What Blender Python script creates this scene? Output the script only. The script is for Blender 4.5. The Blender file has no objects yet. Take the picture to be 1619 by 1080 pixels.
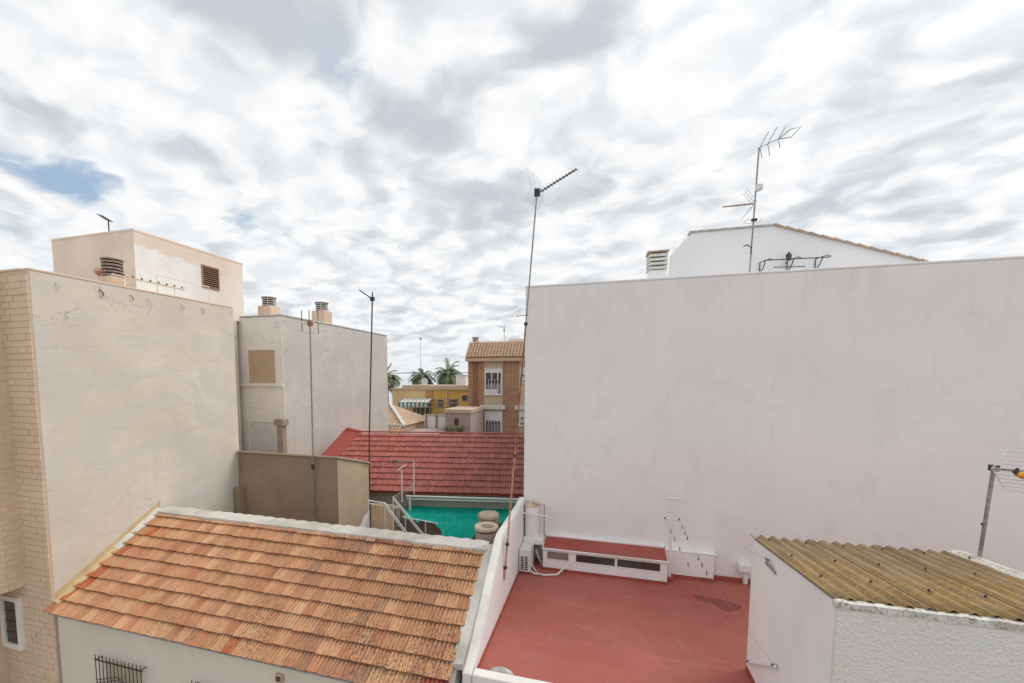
import bpy, bmesh, math, random
from mathutils import Vector, Matrix, noise
R = math.radians
random.seed(7)
S = bpy.context.scene
COL = S.collection

# ------------------------------------------------------------------ camera
# world: X runs along the house fronts, Y runs away down the plots, z = 0 is the red terrace floor
cd = bpy.data.cameras.new('camera'); cam = bpy.data.objects.new('camera', cd); COL.objects.link(cam)
cd.sensor_width = 36; cd.lens = 680 / 1619 * 36
cd.shift_x = 0.0367; cd.shift_y = 0.0686
cd.clip_start = 0.05; cd.clip_end = 60000
cam.location = (0, 0, 5.2); cam.rotation_euler = (R(90 - 4.5), 0, R(16.4))
S.camera = cam

# ------------------------------------------------------------------ light and sky
SUN_EL, SUN_AZ = 52.0, 55.0        # azimuth measured from +Y towards +X
EXPOSURE = 0.3
sd = bpy.data.lights.new('sun', 'SUN'); sun = bpy.data.objects.new('sun', sd); COL.objects.link(sun)
sd.energy = 1.5; sd.angle = R(28); sd.color = (1, 0.95, 0.88)
sv = Vector((math.sin(R(SUN_AZ)) * math.cos(R(SUN_EL)), math.cos(R(SUN_AZ)) * math.cos(R(SUN_EL)), math.sin(R(SUN_EL))))
sun.rotation_euler = (-sv).to_track_quat('-Z', 'Y').to_euler()
sun.location = (0, 0, 60)

world = bpy.data.worlds.new('World'); S.world = world; world.use_nodes = True
def build_sky():
    nt = world.node_tree; nt.nodes.clear(); N = nt.nodes.new; L = nt.links.new
    def math_(op, a, b=None, clamp=False):
        n = N('ShaderNodeMath'); n.operation = op; n.use_clamp = clamp
        for k, v in enumerate((a, b)):
            if v is None: continue
            if isinstance(v, (int, float)): n.inputs[k].default_value = v
            else: L(v, n.inputs[k])
        return n.outputs[0]
    out = N('ShaderNodeOutputWorld'); bg = N('ShaderNodeBackground'); L(bg.outputs[0], out.inputs[0])
    bg.inputs[1].default_value = 0.1
    sky = N('ShaderNodeTexSky'); sky.sky_type = 'NISHITA'; sky.sun_disc = False
    sky.sun_elevation = R(SUN_EL); sky.sun_rotation = R(SUN_AZ)
    tc = N('ShaderNodeTexCoord'); sp = N('ShaderNodeSeparateXYZ'); L(tc.outputs['Generated'], sp.inputs[0])
    zc = math_('ADD', math_('MAXIMUM', sp.outputs[2], 0.0), 0.2)
    u = math_('DIVIDE', sp.outputs[0], zc); v = math_('DIVIDE', sp.outputs[1], zc)
    cb = N('ShaderNodeCombineXYZ'); L(u, cb.inputs[0]); L(v, cb.inputs[1])
    # ragged edges: the layer's coordinates wander a little
    wn = N('ShaderNodeTexNoise'); L(cb.outputs[0], wn.inputs['Vector']); wn.inputs['Scale'].default_value = 2.6; wn.inputs['Detail'].default_value = 3.5; wn.inputs['Roughness'].default_value = 0.55
    ws = N('ShaderNodeVectorMath'); ws.operation = 'MULTIPLY_ADD'; L(wn.outputs['Color'], ws.inputs[0]); ws.inputs[1].default_value = (0.26, 0.26, 0); ws.inputs[2].default_value = (-0.13, -0.13, 0)
    wp = N('ShaderNodeVectorMath'); wp.operation = 'ADD'; L(cb.outputs[0], wp.inputs[0]); L(ws.outputs[0], wp.inputs[1]); W = wp.outputs[0]
    def nz(scale, rot, sc, detail, rough, dist, off):
        m0 = N('ShaderNodeMapping'); L(W, m0.inputs[0]); m0.inputs['Rotation'].default_value = (0, 0, R(rot))
        m = N('ShaderNodeMapping'); L(m0.outputs[0], m.inputs[0])
        m.inputs['Location'].default_value = off; m.inputs['Scale'].default_value = sc
        n = N('ShaderNodeTexNoise'); L(m.outputs[0], n.inputs['Vector'])
        n.inputs['Scale'].default_value = scale; n.inputs['Detail'].default_value = detail
        n.inputs['Roughness'].default_value = rough; n.inputs['Distortion'].default_value = dist
        return n.outputs[0]
    def ramp(x, a, b):
        r = N('ShaderNodeMapRange'); r.interpolation_type = 'SMOOTHSTEP'; L(x, r.inputs[0])
        r.inputs[1].default_value = a; r.inputs[2].default_value = b
        return r.outputs[0]
    def mixc(f, a, b):
        m = N('ShaderNodeMix'); m.data_type = 'RGBA'
        if isinstance(f, float): m.inputs[0].default_value = f
        else: L(f, m.inputs[0])
        for k, c in ((6, a), (7, b)):
            if isinstance(c, tuple): m.inputs[k].default_value = (*c, 1)
            else: L(c, m.inputs[k])
        return m.outputs[2]
    def blob(cx, cy, r):   # one cloud bank or gap, centred on a point of the cloud layer
        d = N('ShaderNodeVectorMath'); d.operation = 'DISTANCE'; L(W, d.inputs[0]); d.inputs[1].default_value = (cx, cy, 0)
        q = N('ShaderNodeMapRange'); q.interpolation_type = 'SMOOTHSTEP'; L(d.outputs['Value'], q.inputs[0])
        q.inputs[1].default_value = r; q.inputs[2].default_value = 0.0
        return q.outputs[0]
    n1 = nz(3.0, 24, (0.82, 1.08, 1), 2.5, 0.5, 0.2, (3.1, 1.7, 0))
    n2 = nz(7.0, 24, (0.95, 1.05, 1), 3.5, 0.47, 0.2, (0.4, 8.3, 2))
    n3 = nz(16, 10, (0.8, 1, 1), 5, 0.6, 0.2, (5.4, 2.3, 7))
    gap = nz(2.2, 10, (0.8, 1, 1), 7, 0.58, 0.3, (7.7, 2.2, 5))
    d = math_('ADD', math_('MULTIPLY', n1, 0.62), math_('ADD', math_('MULTIPLY', n2, 0.33), math_('MULTIPLY', n3, 0.05)))
    for (cx, cy, r, a) in SKY_BANKS: d = math_('ADD', d, math_('MULTIPLY', blob(cx, cy, r), a))
    dark = ramp(d, 0.455, 0.68)
    white = mixc(ramp(n2, 0.38, 0.66), (8.15, 8.2, 8.25), (6.9, 7.15, 7.4))
    cloud = mixc(dark, white, (4.85, 5.2, 5.55))
    # brighter where the sun stands behind the cloud
    dt = N('ShaderNodeVectorMath'); dt.operation = 'DOT_PRODUCT'; L(tc.outputs['Generated'], dt.inputs[0]); dt.inputs[1].default_value = sv
    glow = math_('MULTIPLY', math_('POWER', math_('MAXIMUM', dt.outputs['Value'], 0.0), 9.0), 0.22)
    gm = N('ShaderNodeVectorMath'); gm.operation = 'SCALE'; L(cloud, gm.inputs[0]); L(math_('ADD', glow, 0.97), gm.inputs[3])
    g = math_('ADD', math_('MULTIPLY', gap, 0.8), math_('MULTIPLY', n2, 0.2))
    for (cx, cy, r, a) in SKY_GAPS: g = math_('ADD', g, math_('MULTIPLY', blob(cx, cy, r), a))
    cover = math_('MAXIMUM', ramp(g, 0.73, 0.60), dark)
    blue = mixc(0.4, sky.outputs[0], (5.0, 6.4, 7.8))          # thin veil in the gaps
    col = mixc(cover, blue, gm.outputs[0])
    low = ramp(sp.outputs[2], 0.14, 0.0)                          # milky air low over the sea
    col = mixc(math_('MULTIPLY', low, 0.55), col, (6.5, 7.0, 7.2))
    L(col, bg.inputs[0])
# banks and gaps on the cloud layer (x/z, y/z, radius, amount)
SKY_BANKS = [(-1.6, 0.95, 0.35, -0.10), (-0.66, 0.74, 0.36, 0.09), (-0.50, 1.20, 0.28, 0.12), (-0.10, 1.00, 0.20, 0.14), (-0.48, 1.56, 0.26, 0.10), (0.62, 1.25, 0.25, 0.06), (0.22, 1.22, 0.36, -0.13), (-0.29, 0.98, 0.13, -0.16), (-1.05, 0.72, 0.36, -0.16), (-1.1, 1.3, 0.5, -0.08)]
SKY_GAPS = [(-1.60, 0.95, 0.27, 0.32), (-1.45, 1.40, 0.3, 0.12)]
build_sky()

S.render.engine = 'CYCLES'
vs = S.view_settings; vs.view_transform = 'Standard'; vs.look = 'None'; vs.gamma = 1; vs.exposure = EXPOSURE; vs.use_curve_mapping = False

# ------------------------------------------------------------------ materials
def nodes(name):
    m = bpy.data.materials.new(name); m.use_nodes = True; nt = m.node_tree
    return m, nt, nt.nodes.new, nt.links.new, nt.nodes['Principled BSDF']
class NB:
    """small node builder around one material"""
    def __init__(s, name, rough=0.85, spec=0.3, metal=0.0):
        s.m, s.nt, s.N, s.L, s.b = nodes(name)
        s.b.inputs['Roughness'].default_value = rough; s.b.inputs['Metallic'].default_value = metal
        s.b.inputs['Specular IOR Level'].default_value = spec
        s.geo = s.N('ShaderNodeNewGeometry'); s.pos = s.geo.outputs['Position']
    def local(s):
        t = s.N('ShaderNodeTexCoord'); s.pos = t.outputs['Object']
    def noise(s, scale, sc=(1, 1, 1), detail=5, rough=0.55, dist=0.0, off=(0, 0, 0)):
        m = s.N('ShaderNodeMapping'); s.L(s.pos, m.inputs[0]); m.inputs['Scale'].default_value = sc; m.inputs['Location'].default_value = off
        n = s.N('ShaderNodeTexNoise'); s.L(m.outputs[0], n.inputs['Vector'])
        n.inputs['Scale'].default_value = scale; n.inputs['Detail'].default_value = detail; n.inputs['Roughness'].default_value = rough; n.inputs['Distortion'].default_value = dist
        return n.outputs[0]
    def voro(s, scale, sc=(1, 1, 1), feature='F1'):
        m = s.N('ShaderNodeMapping'); s.L(s.pos, m.inputs[0]); m.inputs['Scale'].default_value = sc
        n = s.N('ShaderNodeTexVoronoi'); n.feature = feature; s.L(m.outputs[0], n.inputs['Vector']); n.inputs['Scale'].default_value = scale
        return n
    def rng(s, x, a, b, lo=0.0, hi=1.0):
        r = s.N('ShaderNodeMapRange'); r.interpolation_type = 'SMOOTHSTEP'; s.L(x, r.inputs[0])
        for k, v in ((1, a), (2, b), (3, lo), (4, hi)): r.inputs[k].default_value = v
        return r.outputs[0]
    def math(s, op, a, b=None, clamp=False):
        n = s.N('ShaderNodeMath'); n.operation = op; n.use_clamp = clamp
        for k, v in enumerate((a, b)):
            if v is None: continue
            if isinstance(v, (int, float)): n.inputs[k].default_value = v
            else: s.L(v, n.inputs[k])
        return n.outputs[0]
    def mix(s, f, a, b, mode='MIX'):
        m = s.N('ShaderNodeMix'); m.data_type = 'RGBA'; m.blend_type = mode
        if isinstance(f, (int, float)): m.inputs[0].default_value = f
        else: s.L(f, m.inputs[0])
        for k, c in ((6, a), (7, b)):
            if isinstance(c, tuple): m.inputs[k].default_value = (*c[:3], 1)
            else: s.L(c, m.inputs[k])
        return m.outputs[2]
    def sep(s):
        n = s.N('ShaderNodeSeparateXYZ'); s.L(s.pos, n.inputs[0]); return n.outputs
    def color(s, c):
        if isinstance(c, tuple): s.b.inputs['Base Color'].default_value = (*c[:3], 1)
        else: s.L(c, s.b.inputs['Base Color'])
    def bump(s, h, strength=0.3, dist=0.02):
        n = s.N('ShaderNodeBump'); s.L(h, n.inputs['Height']); n.inputs['Strength'].default_value = strength; n.inputs['Distance'].default_value = dist
        s.L(n.outputs[0], s.b.inputs['Normal'])
def sc(c, k): return tuple(x * k for x in c)

def plaster(name, c, var=0.10, big=0.7, fine=14, streak=0.0, streakc=None, patch=0.0, patchc=None, lines=0.0, linec=(0.2, 0.19, 0.17), bump=0.25, bscale=45, rough=0.9, lsc=(1, 1, 1.6)):
    q = NB(name, rough, 0.2)
    n1 = q.noise(big, detail=6); n2 = q.noise(fine, detail=4)
    col = q.mix(q.rng(n1, 0.3, 0.7), sc(c, 1 - var), sc(c, 1 + var * 0.6))
    col = q.mix(q.math('MULTIPLY', q.rng(n2, 0.4, 0.75), 0.35), col, sc(c, 1 - 1.6 * var))
    if streak:
        st = q.noise(2.2, (1, 1, 0.07), 6, 0.6); st2 = q.noise(0.5, detail=3, off=(5, 3, 1))
        col = q.mix(q.math('MULTIPLY', q.math('MULTIPLY', q.rng(st, 0.5, 0.72), q.rng(st2, 0.35, 0.65)), streak), col, streakc or sc(c, 0.55))
    if patch:
        p = q.noise(0.35, (1, 1, 1.3), 7, 0.6, 0.6, (9, 4, 7))
        col = q.mix(q.math('MULTIPLY', q.rng(p, 0.5, 0.58), patch), col, patchc or sc(c, 0.8))
    if lines:      # trowel marks and hairline cracks
        a = q.noise(0.55, lsc, 5, 0.55, 0.5, (2, 7, 3))
        ln = q.math('ABSOLUTE', q.math('SUBTRACT', a, 0.5)); ln = q.rng(ln, 0.013, 0.0)
        mk = q.rng(q.math('ADD', q.noise(0.4, detail=3, off=(1, 9, 4)), q.rng(q.sep()[2], 4.6, 7.4, -0.06, 0.16)), 0.5, 0.62); jit = q.rng(q.noise(9, detail=4), 0.4, 0.6)
        col = q.mix(q.math('MULTIPLY', q.math('MULTIPLY', q.math('MULTIPLY', ln, mk), jit), lines), col, linec)
        tr = q.noise(1.3, (1, 1, 9), 6, 0.6); col = q.mix(q.math('MULTIPLY', q.rng(tr, 0.5, 0.72), 0.5), col, sc(c, 0.80))
        t2 = q.noise(0.9, (1, 1, 5), 7, 0.65, 0.3, (4, 4, 4)); col = q.mix(q.math('MULTIPLY', q.rng(t2, 0.52, 0.68), 0.45), col, tuple(0.25 * x + 0.75 * sum(c) / 3 for x in c))
    q.color(col)
    h = q.math('ADD', q.noise(bscale, detail=4), q.math('MULTIPLY', q.noise(3.0, detail=3), 1.5))
    q.bump(h, bump, 0.01)
    return q.m

def plain(name, c, rough=0.5, var=0.12, scale=8, metal=0.0, spec=0.4, bump=0.0):
    q = NB(name, rough, spec, metal)
    q.color(q.mix(q.rng(q.noise(scale, detail=5), 0.35, 0.7), sc(c, 1 - var), sc(c, 1 + var)))
    if bump: q.bump(q.noise(scale * 4), bump, 0.01)
    return q.m

M = {}
M['party'] = plaster('grey_render', (0.70, 0.635, 0.55), 0.10, 0.5, streak=0.25, streakc=(0.48, 0.44, 0.37), patch=0.7, patchc=(0.61, 0.585, 0.54), lines=0.65, linec=(0.32, 0.30, 0.27))
M['party2'] = plaster('pale_grey_render', (0.60, 0.57, 0.53), 0.09, 0.6, streak=0.25, patch=0.5, patchc=(0.53, 0.51, 0.475), lines=0.5, lsc=(1, 1, 2.4))
M['cladding'] = plaster('beige_cladding', (0.74, 0.575, 0.43), 0.07, 1.5, fine=30, bump=0.5, bscale=25)
M['cladding_bed'] = plaster('cladding_mortar', (0.62, 0.47, 0.345), 0.1)
M['coping_peach'] = plaster('peach_coping', (0.72, 0.555, 0.425), 0.12, streak=0.3)
M['tower'] = plaster('peach_render', (0.76, 0.63, 0.535), 0.10, 0.8, streak=0.55, streakc=(0.42, 0.33, 0.26))
def m_towerside():
    q = NB('patched_tower_render', 0.9, 0.2); zz = q.sep()
    peach = q.mix(q.rng(q.noise(1.1, (1, 1, 0.3), 6), 0.35, 0.65), (0.74, 0.61, 0.50), (0.79, 0.70, 0.61))
    n = q.noise(0.8, detail=6, rough=0.6, dist=0.6)
    m = q.rng(q.math('ADD', q.math('ADD', zz[2], q.math('MULTIPLY', zz[1], 0.10)), q.math('MULTIPLY', n, 0.9)), 10.93, 10.80)
    white = q.mix(q.rng(q.noise(2.0, detail=6), 0.35, 0.65), (0.78, 0.755, 0.72), (0.83, 0.815, 0.795))
    west = q.rng(q.math('ADD', zz[1], q.math('MULTIPLY', n, 1.2)), 14.0, 12.6)
    q.color(q.mix(q.math('MULTIPLY', m, q.math('ADD', q.math('MULTIPLY', west, 0.6), 0.38)), peach, white)); q.bump(q.noise(45), 0.2, 0.01); return q.m
M['tower_side'] = m_towerside()
M['cream'] = plaster('cream_render', (0.88, 0.83, 0.765), 0.06, streak=0.3, streakc=(0.6, 0.5, 0.4), lines=0.3)
def m_whitewall():
    q = NB('white_render', 0.9, 0.2); z = q.sep()
    c = q.mix(q.rng(q.noise(0.3, detail=6, rough=0.6), 0.3, 0.7), (0.785, 0.77, 0.75), (0.835, 0.825, 0.81))
    pt = q.noise(0.7, (1, 1, 0.8), 3, 0.5, 0.0, (2, 2, 5)); c = q.mix(q.math('MULTIPLY', q.rng(pt, 0.54, 0.57), 0.35), c, (0.84, 0.825, 0.80))
    p2 = q.noise(1.3, (1, 1, 0.6), 3, 0.5, 0.0, (8, 1, 2)); c = q.mix(q.math('MULTIPLY', q.rng(p2, 0.58, 0.60), 0.25), c, (0.73, 0.70, 0.67))
    dr = q.noise(3.2, (1, 1, 0.05), 6, 0.65); top = q.rng(q.math('ADD', z[2], q.math('MULTIPLY', q.noise(0.9, (1, 1, 0.2)), 2.4)), 6.6, 8.9)
    c = q.mix(q.math('MULTIPLY', q.math('MULTIPLY', q.rng(dr, 0.48, 0.70), top), 0.15), c, (0.54, 0.51, 0.48))
    hs = q.noise(0.9, (1, 1, 8), 5, 0.6); c = q.mix(q.math('MULTIPLY', q.rng(hs, 0.56, 0.74), 0.16), c, (0.58, 0.55, 0.53))
    a = q.noise(0.35, (1, 1, 1.2), 6, 0.6, 0.7, (6, 2, 1)); ln = q.rng(q.math('ABSOLUTE', q.math('SUBTRACT', a, 0.5)), 0.0035, 0.0)
    c = q.mix(q.math('MULTIPLY', q.math('MULTIPLY', ln, q.rng(q.noise(0.5, off=(3, 3, 9)), 0.5, 0.62)), 0.15), c, (0.45, 0.42, 0.40))
    q.color(c); q.bump(q.math('ADD', q.noise(30, detail=4), q.math('MULTIPLY', q.noise(1.6, detail=3), 3.0)), 0.16, 0.012); return q.m
M['white_wall'] = m_whitewall()
M['white_paint'] = plaster('white_paint', (0.85, 0.83, 0.82), 0.05, 0.8, streak=0.12, streakc=(0.55, 0.52, 0.48), bump=0.2)
M['white_coping'] = plaster('weathered_white_paint', (0.78, 0.76, 0.72), 0.08, 2.0, streak=0.3, streakc=(0.4, 0.38, 0.33), patch=0.5, patchc=(0.55, 0.52, 0.46), bump=0.4)
M['pale_wall'] = plaster('pale_house_paint', (0.76, 0.685, 0.605), 0.05, 0.7, streak=0.2, streakc=(0.5, 0.45, 0.4))
M['upper_white'] = plaster('bright_white_render', (0.80, 0.80, 0.81), 0.03, 0.5)
M['mortar'] = plaster('ridge_mortar', (0.50, 0.47, 0.42), 0.15, 2.5, streak=0.3, patch=0.5, patchc=(0.66, 0.65, 0.61), bump=0.7, bscale=18)
M['mortar_pale'] = plaster('pale_mortar', (0.66, 0.65, 0.60), 0.12, 3, bump=0.5)
M['mortar_yellow'] = plaster('yellow_mortar', (0.62, 0.48, 0.27), 0.15, 2.5, patch=0.5, patchc=(0.55, 0.36, 0.18), bump=0.4)
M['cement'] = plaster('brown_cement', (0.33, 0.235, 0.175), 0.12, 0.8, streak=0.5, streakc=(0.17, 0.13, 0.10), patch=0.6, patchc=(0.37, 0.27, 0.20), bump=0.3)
M['cement_lit'] = plaster('sunlit_cement', (0.52, 0.41, 0.285), 0.12, 0.9, streak=0.4, streakc=(0.38, 0.31, 0.24), patch=0.6, patchc=(0.45, 0.38, 0.29))  # lit copy of the hut's brown cement, sunlight put into the colour
M['concrete'] = plaster('flue_concrete', (0.46, 0.36, 0.285), 0.15, 3, patch=0.5, patchc=(0.36, 0.28, 0.225), bump=0.6, bscale=30)
M['flue_cap'] = plaster('flue_cap_mortar', (0.52, 0.42, 0.33), 0.18, 4, patch=0.5, patchc=(0.36, 0.28, 0.2), bump=0.7)
M['tan_cap'] = plaster('tan_cap', (0.60, 0.44, 0.32), 0.12, 4)
M['red_wall'] = plaster('grey_house_wall', (0.42, 0.36, 0.31), 0.1)
M['flue_brown'] = plain('weathered_flue_clay', (0.30, 0.235, 0.19), 0.8, 0.25, 12)
M['metal_grey'] = plain('galvanised_steel', (0.32, 0.31, 0.29), 0.5, 0.25, 12, 0.6)
M['metal_light'] = plain('aluminium', (0.62, 0.62, 0.62), 0.4, 0.15, 12, 0.7)
M['rust'] = plain('rusty_steel', (0.30, 0.135, 0.075), 0.8, 0.4, 9)
M['rust_pale'] = plain('faded_red_steel', (0.50, 0.27, 0.19), 0.75, 0.3, 7)
M['dark_metal'] = plain('dark_steel', (0.06, 0.06, 0.065), 0.5, 0.3, 10, 0.3)
M['iron'] = plain('brown_wrought_iron', (0.075, 0.055, 0.045), 0.6, 0.3, 10)
M['white_metal'] = plain('white_enamel', (0.78, 0.78, 0.77), 0.4, 0.06, 6)
M['ac'] = plain('appliance_white', (0.74, 0.73, 0.71), 0.45, 0.06, 5)
M['black'] = plain('dark_slot', (0.02, 0.02, 0.02), 0.7)
M['orange'] = plain('orange_plastic', (0.72, 0.30, 0.04), 0.45, 0.12, 20)
M['shutter_tan'] = plain('tan_shutter', (0.60, 0.44, 0.29), 0.6, 0.06, 3)
M['shutter_white'] = plain('white_shutter', (0.72, 0.71, 0.69), 0.5, 0.05, 3)
M['blind'] = plain('beige_blind', (0.56, 0.48, 0.38), 0.7, 0.06, 3)
M['frame_dark'] = plain('dark_frame', (0.10, 0.09, 0.08), 0.5)
M['wood_slat'] = plain('reddish_slat', (0.36, 0.20, 0.12), 0.7, 0.25, 14)
M['bamboo'] = plain('pale_board', (0.74, 0.56, 0.38), 0.7, 0.15, 10)
M['duct'] = plain('taupe_duct', (0.32, 0.27, 0.22), 0.6, 0.1, 5)
M['lintel'] = plain('sheet_metal', (0.45, 0.44, 0.42), 0.5, 0.2, 6, 0.3)
M['cable'] = plain('black_cable', (0.05, 0.05, 0.05), 0.7)
M['line'] = plain('grey_cord', (0.30, 0.22, 0.20), 0.8)
M['wire'] = plain('pale_wire', (0.52, 0.50, 0.48), 0.6)
M['terra'] = plain('terracotta', (0.55, 0.27, 0.14), 0.85, 0.3, 10, bump=0.3)
M['green_plant'] = plain('leaf_green', (0.09, 0.13, 0.04), 0.7, 0.4, 12)
M['yellow_house'] = plaster('ochre_paint', (0.68, 0.41, 0.12), 0.08, 0.6, streak=0.2)
M['yellow_pale'] = plaster('pale_ochre_paint', (0.72, 0.52, 0.27), 0.08, 0.6)
M['beige_house'] = plaster('beige_paint', (0.56, 0.44, 0.32), 0.08)
M['pinkgrey'] = plaster('pinkish_render', (0.44, 0.36, 0.33), 0.1)
M['palm_leaf'] = plain('palm_leaf', (0.18, 0.22, 0.11), 0.6, 0.4, 0.8)
M['palm_trunk'] = plain('palm_trunk', (0.16, 0.12, 0.08), 0.9, 0.3, 3, bump=0.5)
M['awning_white'] = plain('awning_white', (0.72, 0.74, 0.73), 0.8, 0.05)
M['awning_green'] = plain('awning_green', (0.04, 0.28, 0.23), 0.8, 0.1)

def m_glass():
    q = NB('window_glass', 0.08, 0.6); q.color(q.mix(q.rng(q.noise(1.2), 0.3, 0.7), (0.035, 0.034, 0.03), (0.09, 0.085, 0.075))); return q.m
M['glass'] = m_glass()
def m_speck():
    q = NB('lichen_speckled_mortar', 0.95, 0.1)
    c = q.mix(q.rng(q.noise(5, detail=5), 0.35, 0.65), (0.58, 0.55, 0.49), (0.76, 0.74, 0.70))
    q.color(q.mix(q.math('MULTIPLY', q.rng(q.noise(28, detail=6, rough=0.75), 0.5, 0.6), 0.8), c, (0.22, 0.19, 0.13))); q.bump(q.noise(25, detail=6, rough=0.7), 0.9, 0.02); return q.m
M['speckled'] = m_speck()
def m_frost():
    q = NB('obscured_glass', 0.25, 0.5); q.color(q.mix(q.rng(q.noise(5), 0.3, 0.7), (0.20, 0.175, 0.15), (0.27, 0.24, 0.20))); return q.m
M['frost'] = m_frost()

def m_terrace():
    q = NB('red_floor_paint', 0.62, 0.35)
    a = q.noise(0.35, detail=6, rough=0.6); b = q.noise(1.6, detail=6, rough=0.6, dist=0.8); f = q.noise(30, detail=3)
    col = q.mix(q.rng(a, 0.35, 0.68), (0.37, 0.098, 0.074), (0.43, 0.128, 0.10))
    col = q.mix(q.math('MULTIPLY', q.rng(b, 0.52, 0.75), 0.45), col, (0.40, 0.165, 0.13))
    dirt = q.math('MULTIPLY', q.rng(q.noise(0.45, detail=7, rough=0.65, off=(3, 2, 0)), 0.5, 0.72), 0.5)
    col = q.mix(dirt, col, (0.28, 0.125, 0.095))
    sw = q.noise(1.0, (0.5, 2.6, 1), 6, 0.6, 1.2, (4, 1, 0))
    col = q.mix(q.math('MULTIPLY', q.rng(sw, 0.58, 0.76), 0.5), col, (0.49, 0.22, 0.175))
    col = q.mix(q.math('MULTIPLY', q.rng(f, 0.6, 0.8), 0.15), col, (0.22, 0.07, 0.055))
    q.color(col)
    rg = q.noise(0.6, detail=5, rough=0.55, dist=0.6, off=(8, 3, 0)); ring = q.rng(q.math('ABSOLUTE', q.math('SUBTRACT', rg, 0.53)), 0.010, 0.0)
    col = q.mix(q.math('MULTIPLY', ring, 0.09), col, (0.54, 0.27, 0.22)); pud = q.rng(rg, 0.53, 0.56)
    col = q.mix(q.math('MULTIPLY', pud, 0.16), col, (0.30, 0.085, 0.065))
    lap = q.noise(1.0, (0.12, 3.2, 1), 3, 0.5); col = q.mix(q.math('MULTIPLY', q.rng(lap, 0.52, 0.56), 0.12), col, (0.48, 0.16, 0.125))
    q.color(col)
    q.L(q.rng(q.noise(0.8, detail=5), 0.3, 0.7, 0.5, 0.75), q.b.inputs['Roughness'])
    q.bump(q.math('ADD', q.noise(50), q.math('MULTIPLY', q.noise(2.5), 2.0)), 0.12, 0.01)
    return q.m
M['terrace'] = m_terrace()
M['red_paint'] = plaster('red_waterproof_paint', (0.36, 0.085, 0.065), 0.10, 1.2, patch=0.3, patchc=(0.40, 0.13, 0.10), bump=0.2, rough=0.65)
M['puddle'] = plain('damp_patch', (0.25, 0.07, 0.054), 0.55, 0.1, 3, spec=0.25)

def m_tile(name, source, lichen=1.0):
    """weathered clay; the tile's own tint comes from the object's colour or, in the joined rest, from a face colour"""
    q = NB(name, 0.9, 0.2)
    if source == 'object':
        oi = q.N('ShaderNodeObjectInfo'); tint = oi.outputs['Color']
    else:
        at = q.N('ShaderNodeAttribute'); at.attribute_name = 'tint'; tint = at.outputs['Color']
    rt = q.N('ShaderNodeVectorRotate'); rt.rotation_type = 'X_AXIS'; q.L(q.pos, rt.inputs['Vector']); rt.inputs['Angle'].default_value = -R(30.5); q.pos = rt.outputs[0]
    blot = q.noise(5, (1, 0.6, 1), 6, 0.65)
    col = q.mix(q.math('MULTIPLY', q.rng(blot, 0.35, 0.7), 0.40), tint, (0.60, 0.345, 0.185))
    st = q.noise(26, (1, 0.10, 1), 4, 0.6)
    col = q.mix(q.math('MULTIPLY', q.rng(st, 0.46, 0.70), 0.55), col, (0.30, 0.145, 0.08))
    sp = q.noise(42, (1, 0.4, 1), 6, 0.75); region = q.rng(q.noise(1.1, detail=5), 0.38, 0.66)
    sx = q.sep()
    east = q.rng(sx[0], -13.0, -3.0)
    amt = q.math('MULTIPLY', q.math('MULTIPLY', q.rng(sp, 0.50, 0.60), q.math('ADD', region, 0.3)), q.math('MULTIPLY', q.math('ADD', q.math('MULTIPLY', east, 0.8), 0.15), lichen))
    col = q.mix(amt, col, (0.10, 0.075, 0.055))
    q.color(col); q.bump(q.noise(60, (1, 0.3, 1), 5), 0.35, 0.006)
    return q.m
M['tile'] = m_tile('clay_tile', 'object'); M['tile_rest'] = m_tile('clay_tile_rest', 'face')

def m_redtile(name, source):
    q = NB(name, 0.7, 0.3)
    if source == 'object':
        oi = q.N('ShaderNodeObjectInfo'); tint = oi.outputs['Color']
    else:
        at = q.N('ShaderNodeAttribute'); at.attribute_name = 'tint'; tint = at.outputs['Color']
    col = q.mix(q.math('MULTIPLY', q.rng(q.noise(1.4, detail=6, rough=0.65), 0.42, 0.7), 0.55), tint, (0.46, 0.16, 0.125))
    col = q.mix(q.math('MULTIPLY', q.rng(q.noise(9, detail=6, rough=0.7), 0.5, 0.66), 0.55), col, (0.14, 0.055, 0.045))
    q.color(col); q.bump(q.noise(40), 0.3, 0.006)
    return q.m
M['redtile'] = m_redtile('red_painted_tile', 'object'); M['redtile_rest'] = m_redtile('red_painted_tile_rest', 'face')

def m_uralita():
    q = NB('lichened_fibre_cement', 0.95, 0.1)
    base = q.mix(q.rng(q.noise(3, (3, 0.4, 1), 6), 0.35, 0.65), (0.28, 0.20, 0.12), (0.39, 0.29, 0.18))
    s_ = q.sep()
    y = q.math('ADD', s_[1], q.math('MULTIPLY', q.math('SUBTRACT', q.noise(1.3, detail=5), 0.5), 1.8))
    grow = q.rng(y, 7.9, 6.5)
    sp = q.rng(q.noise(13, detail=7, rough=0.8), 0.46, 0.53)
    m = q.math('MULTIPLY', sp, q.math('ADD', q.math('MULTIPLY', grow, 0.68), 0.05))
    lich = q.mix(q.rng(q.noise(9, detail=4), 0.35, 0.65), (0.44, 0.26, 0.075), (0.53, 0.36, 0.145))
    col = q.mix(m, base, lich)
    col = q.mix(q.math('MULTIPLY', q.rng(q.noise(45, detail=5, rough=0.7, off=(3, 3, 3)), 0.56, 0.68), 0.4), col, (0.16, 0.115, 0.065))
    q.color(col); q.bump(q.noise(38, detail=7, rough=0.75), 1.0, 0.02)
    return q.m
M['uralita'] = m_uralita()

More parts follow.
